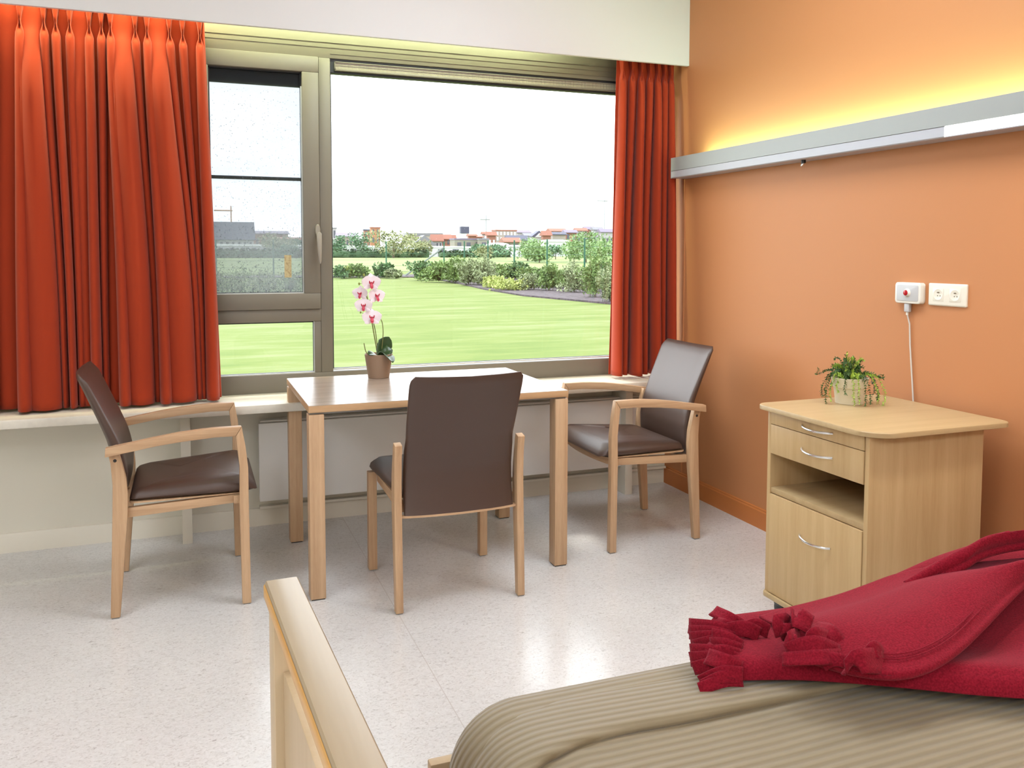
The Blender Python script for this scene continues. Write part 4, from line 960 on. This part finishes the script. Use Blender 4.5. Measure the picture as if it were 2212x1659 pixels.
def foliage(cx, cy, z0, h, w_, n, leaf, mat, par, seed, col=1, name='foliage', lumps=9, upright=False):
    rg = random.Random(seed); mb = MB(); vs = mb.bm.verts; fs = mb.bm.faces
    cen = [(rg.gauss(0, w_*.24), rg.gauss(0, w_*.24), (rg.uniform(.12, .45) if k_ % 2 and name == 'foliage' else rg.uniform(.2, .85))*h, rg.uniform(.22, .36)*w_) for k_ in range(lumps)]
    shoots = []
    if name == 'foliage':
        for k_ in range(26):
            a = rg.uniform(0, 2*PI); r0 = rg.uniform(0, .40)*w_; hh = h*rg.uniform(.6, 1.08)*(1-.35*(r0/(w_*.42))**2)
            shoots.append((r0*math.cos(a), r0*math.sin(a), hh, rg.gauss(0, .07)*h, rg.gauss(0, .07)*h))
            mb.tube([(cx+shoots[-1][0], cy+shoots[-1][1], z0), (cx+shoots[-1][0]+shoots[-1][3], cy+shoots[-1][1]+shoots[-1][4], z0+hh)], .004, 3)
    for i in range(n):
        if shoots and i % 5 < 3:
            sx, sy_, hh, tx, ty = rg.choice(shoots); q = rg.uniform(.08, 1)
            p = V((sx+tx*q+rg.gauss(0, .035)*w_, sy_+ty*q+rg.gauss(0, .035)*w_, hh*q))
            d = V((rg.uniform(-1, 1), rg.uniform(-1, 1), rg.uniform(.1, 1.6))).normalized(); s = d.cross(V((rg.uniform(-1, 1), rg.uniform(-1, 1), rg.uniform(-1, 1)))).normalized()
            L = leaf*rg.uniform(.55, 1.1); ww = L*.22
            q4 = [p, p+d*L*.5+s*ww, p+d*L, p+d*L*.5-s*ww]; fs.new([vs.new((c.x+cx, c.y+cy, c.z+z0)) for c in q4]); continue
        lx, ly, lz, lr = cen[i % lumps]
        a = rg.uniform(0, 2*PI); ph = math.acos(rg.uniform(-1, 1)); rad = lr*rg.uniform(.55, 1.05)
        p = V((lx+rad*math.sin(ph)*math.cos(a), ly+rad*math.sin(ph)*math.sin(a), lz+rad*math.cos(ph)*(h/w_*.55 if upright else .8)))
        if p.z < .02*h: p.z = rg.uniform(.02, .25)*h
        if p.z > h: p.z = h*rg.uniform(.85, 1)
        d = V((rg.uniform(-1, 1), rg.uniform(-1, 1), rg.uniform(-.3, 1.2))).normalized(); s = d.cross(V((rg.uniform(-1, 1), rg.uniform(-1, 1), rg.uniform(-1, 1)))).normalized()
        L = leaf*rg.uniform(.6, 1.3); ww = L*.32
        q = [p, p+d*L*.5+s*ww, p+d*L, p+d*L*.5-s*ww]
        v4 = [vs.new((c.x+cx, c.y+cy, c.z+z0)) for c in q]; fs.new(v4)
    return mb.build(name, mat, par, 180, recalc=False)
def shrub(u, vb, vt, wpx, mat, label, seed, n=900, leaf=.085, group='shrubs in the bed beyond the lawn', upright=False, depth=None, cat='shrub'):
    p = hit(u, vb, 2, GZ) if depth is None else hit(u, vb, 1, depth)
    dist = (p-ORG).dot(FW); h = (vb-vt)*dist/FPX; w_ = 1.25*wpx*dist/FPX
    gz = GZ+.05 if depth is None else ground_z(depth)
    t = thing('shrub', (p.x, p.y, gz), seed*.7, label, cat, group)
    foliage(0, 0, .0, h, w_, n, leaf*(dist/30 if depth is None else 1), mat, t, seed, upright=upright)
    st = MB(); rg = random.Random(seed)
    for k in range(5): a = rg.uniform(0, 6.28); st.tube([(0, 0, 0), (math.cos(a)*w_*.12, math.sin(a)*w_*.12, h*.35), (math.cos(a)*w_*.25, math.sin(a)*w_*.25, h*.7)], [.010, .007, .004], 5)
    st.build('branches', M['bark'], t)
    return t
SH = [
 (735, 602, 577, 26, 's2', 'low dark shrub at the left edge of the wide pane'), (752, 601, 580, 22, 's4', 'low yellowish shrub second from the window post'),
 (775, 601, 572, 30, 's1', 'mid green shrub just behind the orchid flowers'), (826, 601, 571, 30, 's2', 'rounded dark shrub right of the orchid flowers'), (850, 602, 586, 24, 's3', 'small pale shrub at the foot of the slanting fence strut'),
 (915, 606, 570, 44, 's2', 'dark leafy shrub at the near end of the slanting strut'), (948, 610, 566, 50, 's1', 'green shrub below the fence post with the strut'), (985, 612, 556, 46, 's1', 'tall green shrub between the first two full posts'),
 (1012, 617, 560, 42, 's3', 'grey-green loose shrub below the second post'), (1045, 618, 552, 44, 's3', 'tall sage shrub with pale stems left of the flowering patch'), (1080, 606, 575, 46, 's1', 'green shrub behind the low flowering patch'),
 (1066, 624, 602, 60, 's4', 'low yellow-green flowering patch in the middle of the bed'), (1112, 604, 570, 40, 's2', 'dark green upright shrub below the fourth post'), (1100, 629, 607, 60, 's4', 'low yellow flowering clump spilling towards the lawn'),
 (1140, 628, 596, 48, 's3', 'pale low shrub right of the flowering clumps'), (1150, 606, 582, 52, 's1', 'light green shrub at the back of the bed, mid right'), (1186, 630, 566, 44, 's1', 'tall narrow shrub below the fifth post'),
 (1212, 624, 582, 40, 's1', 'bushy green shrub right of the tall narrow one'), (1240, 634, 568, 46, 's3', 'tall loose sage shrub before the last post'), (1262, 618, 582, 40, 's1', 'green shrub half hidden at the back near the last post'),
 (1285, 645, 540, 50, 's1', 'tallest feathery shrub near the right curtain'), (1318, 655, 572, 46, 's3', 'large pale shrub beside the right curtain'), (1305, 632, 560, 40, 's2', 'dark shrub behind the pale one by the right curtain'),
]
for i, (u, vb, vt, wp, mm, lb) in enumerate(SH): shrub(u, vb, vt, wp, M[mm], lb, 100+i, n=2300 if vb-vt > 35 else 1500, leaf=.10, upright=(vb-vt) > wp)
# same bed as seen through the left sash
for i, (u, vb, vt, wp, mm, lb) in enumerate(((470, 632, 590, 60, 's3', 'grey-green shrub at the left edge of the sash'), (520, 634, 580, 66, 's1', 'green shrub in the left half of the sash'), (575, 634, 585, 60, 's3', 'pale shrub in the middle of the sash'), (628, 632, 590, 56, 's1', 'green shrub behind the sticker on the sash'), (440, 634, 585, 60, 's1', 'green shrub mostly behind the left curtain'))):
    shrub(u, vb, vt, wp, M[mm], lb, 160+i, n=1100, leaf=.075)

# wire fence beyond the shrubs
FE = thing('garden_fence', (0, 0, 0), 0, 'green wire mesh fence with thin posts running behind the shrubs', 'fence')
tops = []
for (u, vt, vb) in ((466, 518, 572), (590, 518, 572), (700, 521, 574), (834, 522, 576), (959, 523, 570), (1003, 521, 572), (1054, 520, 574), (1111, 519, 576), (1182, 517, 580), (1263, 515, 586), (1360, 512, 594)):
    zt = 2.0; d = FPX*(zt-CAMH)/(543.5+(u-405)*.0017-vt); y = ORG.y+d*ray(u, vt).y
    p = hit(u, vt, 1, y)
    gzz = ground_z(p.y)
    tops.append(p); MB().tube([(p.x, p.y, gzz-.1), (p.x, p.y, p.z)], .045, 8).build('fence_post', M['post'], FE)
wr = MB()
for k in range(6):
    for a, b in zip(tops, tops[1:]): wr.tube([(a.x, a.y, lerp(ground_z(a.y)+.1, a.z, k/5)), (b.x, b.y, lerp(ground_z(b.y)+.1, b.z, k/5))], .006, 4)
wr.build('fence_wire', M['post'], FE)
q = tops[4]; q2 = hit(872, 600, 1, 47); MB().tube([(q.x, q.y, q.z-.35), (q2.x, q2.y, GZ)], .05, 8).build('fence_strut', M['strut'], FE)

# far hedge, trees
HD = MB(); rg = random.Random(5)
def hedge(x0u, x1u, y, h, label):
    a = hit(x0u, 540, 1, y); b = hit(x1u, 540, 1, y); t = thing('hedge', ((a.x+b.x)/2, y, ground_z(y)), 0, label, 'hedge')
    L = (b.x-a.x); mb = MB(); mb.box(-L/2, L/2, -.8, .8, 0, h*.9, .2, 2); rg = random.Random(int(x0u))
    for i in range(900):
        p = V((rg.uniform(-L/2, L/2), rg.choice((-.8, .8))*rg.uniform(.8, 1.15), rg.uniform(0, h)));
        if rg.random() < .4: p = V((p.x, rg.uniform(-.8, .8), h*rg.uniform(.88, 1.05)))
        d = V((rg.uniform(-1, 1), rg.uniform(-1, 1), rg.uniform(-1, 1))).normalized()*.35; s = d.cross(V((0, .3, 1))).normalized()*.2
        vs = [mb.bm.verts.new(c) for c in (p, p+d*.5+s, p+d, p+d*.5-s)]; mb.bm.faces.new(vs)
    mb.build('clipped_foliage', M['hedge'], t, recalc=False)
hedge(440, 650, 132, 1.15, 'dark clipped hedge behind the meadow, seen through the left sash')
hedge(715, 925, 134, 1.15, 'dark clipped hedge behind the meadow left of the tall strut')
hedge(950, 1100, 138, .95, 'dark clipped hedge behind the meadow below the flat-roofed houses')
def tree(u, vt, vb, wp, y, mat, label, seed, trunk=True, n=900, leaf=.45):
    p = hit(u, vb, 1, y); dist = (p-ORG).dot(FW); zt = hit(u, vt, 1, y).z; gz = ground_z(y); h = zt-gz; w_ = wp*dist/FPX
    t = thing('tree', (p.x, p.y, gz), seed, label, 'tree', 'trees beyond the meadow')
    foliage(0, 0, .05*h, h*.95, w_, n, leaf, mat, t, seed, name='crown', lumps=12)
    MB().tube([(0, 0, 0), (0, 0, h*.3), (.1, 0, h*.6)], [w_*.03, w_*.025, w_*.015], 6).build('trunk', M['bark'], t)
for i, a in enumerate(((728, 502, 545, 30, 140, 't2', 'dark bushy tree against the left edge of the wide pane'), (783, 499, 545, 42, 142, 't2', 'dark round tree left of the orange brick tower'),
    (850, 501, 552, 84, 128, 't3', 'wide pale olive tree in front of the white sheds'), (915, 519, 540, 34, 143, 't3', 'small yellow-green tree before the gabled house'),
    (1060, 531, 560, 60, 120, 't2', 'low dark bush before the curved white roofs'), (1048, 535, 560, 30, 108, 't3', 'small pale bush beside the low dark one'),
    (1140, 516, 565, 62, 100, 't1', 'light green rounded tree in the middle of the meadow edge'), (1165, 530, 562, 60, 90, 't1', 'lower green tree right of the rounded one'), (1200, 530, 562, 34, 110, 't2', 'small dark tree behind the fifth post'),
    (1265, 503, 570, 84, 90, 't1', 'large light green tree near the right curtain'), (1310, 514, 572, 80, 84, 't1', 'broad green tree half hidden by the right curtain'), (1240, 522, 566, 50, 94, 't1', 'green tree left of the largest one'),
    (600, 505, 545, 60, 143, 't3', 'pale tree beside the slate-roofed house in the sash'), (640, 508, 545, 34, 160, 't2', 'dark tree at the right edge of the sash'), (622, 528, 552, 26, 128, 't2', 'small round bush before the white wall in the sash'))):
    tree(a[0], a[1], a[2], a[3], a[4], M[a[5]], a[6], 200+i, n=1300 if a[3] > 50 else 700, leaf=.42 if a[4] > 110 else .32)

def house(u0, u1, vt, y, wall, roof, label, roof_px=0, kind='flat', wins=(0, 0), depth=9, winmat='win', name='house', cat='house'):
    a = hit(u0, vt, 1, y); b = hit(u1, vt, 1, y); gz = ground_z(y)-.3; px = (a-ORG).dot(FW)/FPX
    t = thing(name, ((a.x+b.x)/2, y, gz), 0, label, cat, 'town buildings on the horizon')
    hw = (b.x-a.x)/2; H = a.z-gz; rh = roof_px*px; eave = H-rh; depth = min(depth, hw*1.1, 4.5)
    MB().box(-hw, hw, 0, depth, 0, eave).build('wall', M[wall], t)
    if kind == 'flat': MB().box(-hw-.1, hw+.1, -.1, depth+.1, eave, eave+max(rh, .3)).build('roof', M[roof], t)
    elif kind == 'gable': MB().prism([(-.5, eave), (depth/2, H), (depth+.5, eave), (depth+.5, eave-.15), (-.5, eave-.15)], lambda p, q, w: (w, p, q), -hw-.3, hw+.3).build('roof', M[roof], t)
    elif kind == 'front':
        MB().prism([(-hw-.4, eave), (0, H), (hw+.4, eave), (hw+.4, eave-.25), (-hw-.4, eave-.25)], lambda p, q, w: (p, w, q), -.3, depth+.3).build('roof', M[roof], t)
        MB().prism([(-hw+.3, eave-.3), (0, H-.6), (hw-.3, eave-.3)], lambda p, q, w: (p, w, q), -.35, -.305).build('gable_wall', M[wall], t)
    elif kind == 'arch':
        pts = [(-hw*math.cos(PI*k/10), eave+rh*math.sin(PI*k/10)) for k in range(11)]
        MB().prism(pts, lambda p, q, w: (p, w, q), -.2, depth+.2).build('roof', M[roof], t)
    nx, nzv = wins
    for i in range(nx):
        for j in range(nzv):
            cx = lerp(-hw, hw, (i+.5)/nx); cz = lerp(1.0, eave, (j+.55)/nzv) if nzv > 1 else eave*.6
            ww = hw/nx*.42; hh = min(1.0, eave/nzv*.26)
            MB().box(cx-ww, cx+ww, -.06, .0, cz-hh, cz+hh).build('window', M[winmat], t)
    return t
HS = [
 (708, 727, 491, 210, 'bp', 'rg', 'pale blue-grey block at the left edge of the wide pane', 3, 'flat', (2, 2)),
 (730, 770, 502, 190, 'bt', 'rp', 'terrace with a purple-grey roof between two dark trees', 8, 'gable', (5, 1)),
 (786, 804, 495, 200, 'bb', 'rs', 'brick house with a blue roof against the orange tower', 3, 'flat', (2, 2)),
 (801, 821, 491, 185, 'bo', 'rr', 'orange brick tower block left of the pale tree', 2, 'flat', (2, 3)),
 (882, 956, 503, 195, 'bt', 'rg', 'long grey slate roof left of the red brick terrace', 6, 'flat', (0, 0)),
 (894, 938, 508, 172, 'bg', 'rg', 'grey gabled house with a wide triangular front', 20, 'front', (1, 1)),
 (934, 955, 506, 176, 'bp', 'rr', 'red-roofed terrace house with a white ground floor', 14, 'gable', (3, 1)),
 (954, 973, 506, 178, 'bb', 'rr', 'tall red brick house next to the red-roofed terrace', 10, 'gable', (2, 2)),
 (972, 983, 507, 180, 'bp', 'rr', 'narrow house with pale orange roof at the end of the brick row', 10, 'gable', (1, 1)),
 (982, 1042, 515, 165, 'bg', 'rp', 'long low brown brick building below the dark tower', 3, 'flat', (3, 1)),
 (1035, 1056, 516, 163, 'bg', 'rg', 'low grey annex at the right end of the brown building', 2, 'flat', (1, 1)),
 (996, 1013, 489, 240, 'bw', 'rs', 'white tower with a tall dark slate top on the horizon', 15, 'flat', (1, 1)),
 (1013, 1029, 505, 225, 'bb', 'rr', 'low brick house right of the dark tower', 4, 'gable', (2, 1)),
 (1028, 1042, 509, 228, 'bb', 'rr', 'small brick house before the crane', 3, 'gable', (1, 1)),
 (1043, 1056, 500, 235, 'bp', 'rr', 'pale house with a red roof left of the balconied block', 5, 'gable', (1, 2)),
 (1054, 1071, 500, 222, 'bb', 'rr', 'red brick house touching the balconied block', 8, 'gable', (2, 1)),
 (1071, 1116, 496, 230, 'bt', 'rr', 'apartment block with rows of pale balconies', 3, 'flat', (6, 4)),
 (1098, 1141, 508, 200, 'bp', 'rs', 'long dark slate roof below the apartment block', 11, 'gable', (0, 0)),
 (1089, 1123, 513, 175, 'bg', 'rr', 'brick house with an orange-red tiled roof before the slate one', 9, 'gable', (2, 1)),
 (1058, 1100, 524, 158, 'bw', 'rw', 'white shed with a curved roof left of the tiled house', 6, 'arch', (0, 0)),
 (1098, 1128, 529, 156, 'bw', 'rw', 'smaller white curved-roof shed below the tiled house', 4, 'arch', (0, 0)),
 (1117, 1145, 497, 245, 'bp', 'rp', 'lilac-roofed houses behind the slate roof', 5, 'gable', (3, 1)),
 (1133, 1158, 503, 226, 'bw', 'rg', 'white house with a grey roof left of the steep slate house', 6, 'gable', (2, 1)),
 (1152, 1176, 498, 210, 'bw', 'rs', 'steep dark slate-roofed house with skylights', 12, 'front', (2, 1)),
 (1173, 1190, 498, 206, 'bb', 'rr', 'red-roofed house right of the steep slate one', 10, 'gable', (1, 1)),
 (1189, 1223, 493, 236, 'bp', 'rr', 'long pale house with a pink tiled roof', 6, 'gable', (4, 1)),
 (1194, 1222, 501, 212, 'bt', 'rs', 'low slate-roofed house below the pink roof', 5, 'gable', (4, 1)),
 (1221, 1246, 496, 230, 'bb', 'rp', 'brick house with chimneys right of the pink roof', 6, 'gable', (2, 2)),
 (1176, 1232, 517, 160, 'bw', 'rw', 'wide white shed right of the rounded green tree', 5, 'arch', (0, 0)),
 (1245, 1268, 492, 250, 'bp', 'rr', 'pale hillside house above the largest tree', 6, 'gable', (2, 1)),
 (1264, 1284, 489, 255, 'bb', 'rp', 'hillside house with a lilac roof above the largest tree', 6, 'gable', (2, 1)),
 (1282, 1302, 490, 250, 'bw', 'rg', 'white hillside house left of the tall tower', 6, 'gable', (3, 1)),
 (1298, 1326, 494, 246, 'bp', 'rp', 'long pale hillside house next to the tall tower', 7, 'gable', (3, 1)),
 (1322, 1345, 447, 270, 'bw', 'rw', 'tall white tower block at the right curtain', 2, 'flat', (2, 10)),
 (716, 900, 531, 150, 'bw', 'rw', 'long low white shed behind the left hedge', 3, 'flat', (6, 1)),
 (905, 1000, 532, 152, 'bw', 'rw', 'low white shed behind the slanting strut', 3, 'flat', (3, 1)),
 (1000, 1060, 533, 154, 'bw', 'rw', 'low white shed behind the second and third posts', 3, 'flat', (2, 1)),
 (458, 547, 478, 165, 'bw', 'rs', 'large house with a steep slate roof seen through the wet sash', 39, 'gable', (7, 1)),
 (548, 622, 498, 215, 'bb', 'rp', 'row of brick houses seen through the wet sash', 6, 'gable', (5, 1)),
 (590, 650, 512, 180, 'bw', 'rr', 'white house with a red roof seen through the wet sash', 5, 'gable', (2, 1)),
 (440, 560, 527, 150, 'bw', 'rw', 'long white shed before the slate-roofed house in the sash', 4, 'flat', (5, 1)),
 (560, 655, 529, 152, 'bw', 'rw', 'low white shed at the right of the wet sash', 3, 'flat', (3, 1)),
]
for a in HS:
    u0, u1, vt, y, wl, rf, lb, rpx, kd, wn = a
    house(u0, u1, vt, y, wl, rf, lb, rpx, kd, wn, winmat='winl' if 'balcon' in lb else 'win')
def crane(u, vt, u0, u1, y, mat, label):
    p = hit(u, vt, 1, y); a = hit(u0, vt, 1, y); b = hit(u1, vt, 1, y); gz = ground_z(y)
    t = thing('tower_crane', (p.x, y, gz), 0, label, 'crane'); H = p.z-gz
    MB().tube([(0, 0, 0), (0, 0, H+1.5)], .22, 4).build('mast', M[mat], t)
    MB().tube([(a.x-p.x, 0, H), (b.x-p.x, 0, H)], .25, 4).build('jib', M[mat], t)
crane(1050, 474, 1037, 1058, 300, 'crane', 'faint grey crane above the middle of the town')
crane(499, 455, 462, 502, 290, 'cranel', 'orange crane behind the slate-roofed house in the sash')
crane(1306, 434, 1290, 1312, 330, 'crane', 'faint grey crane near the right curtain')
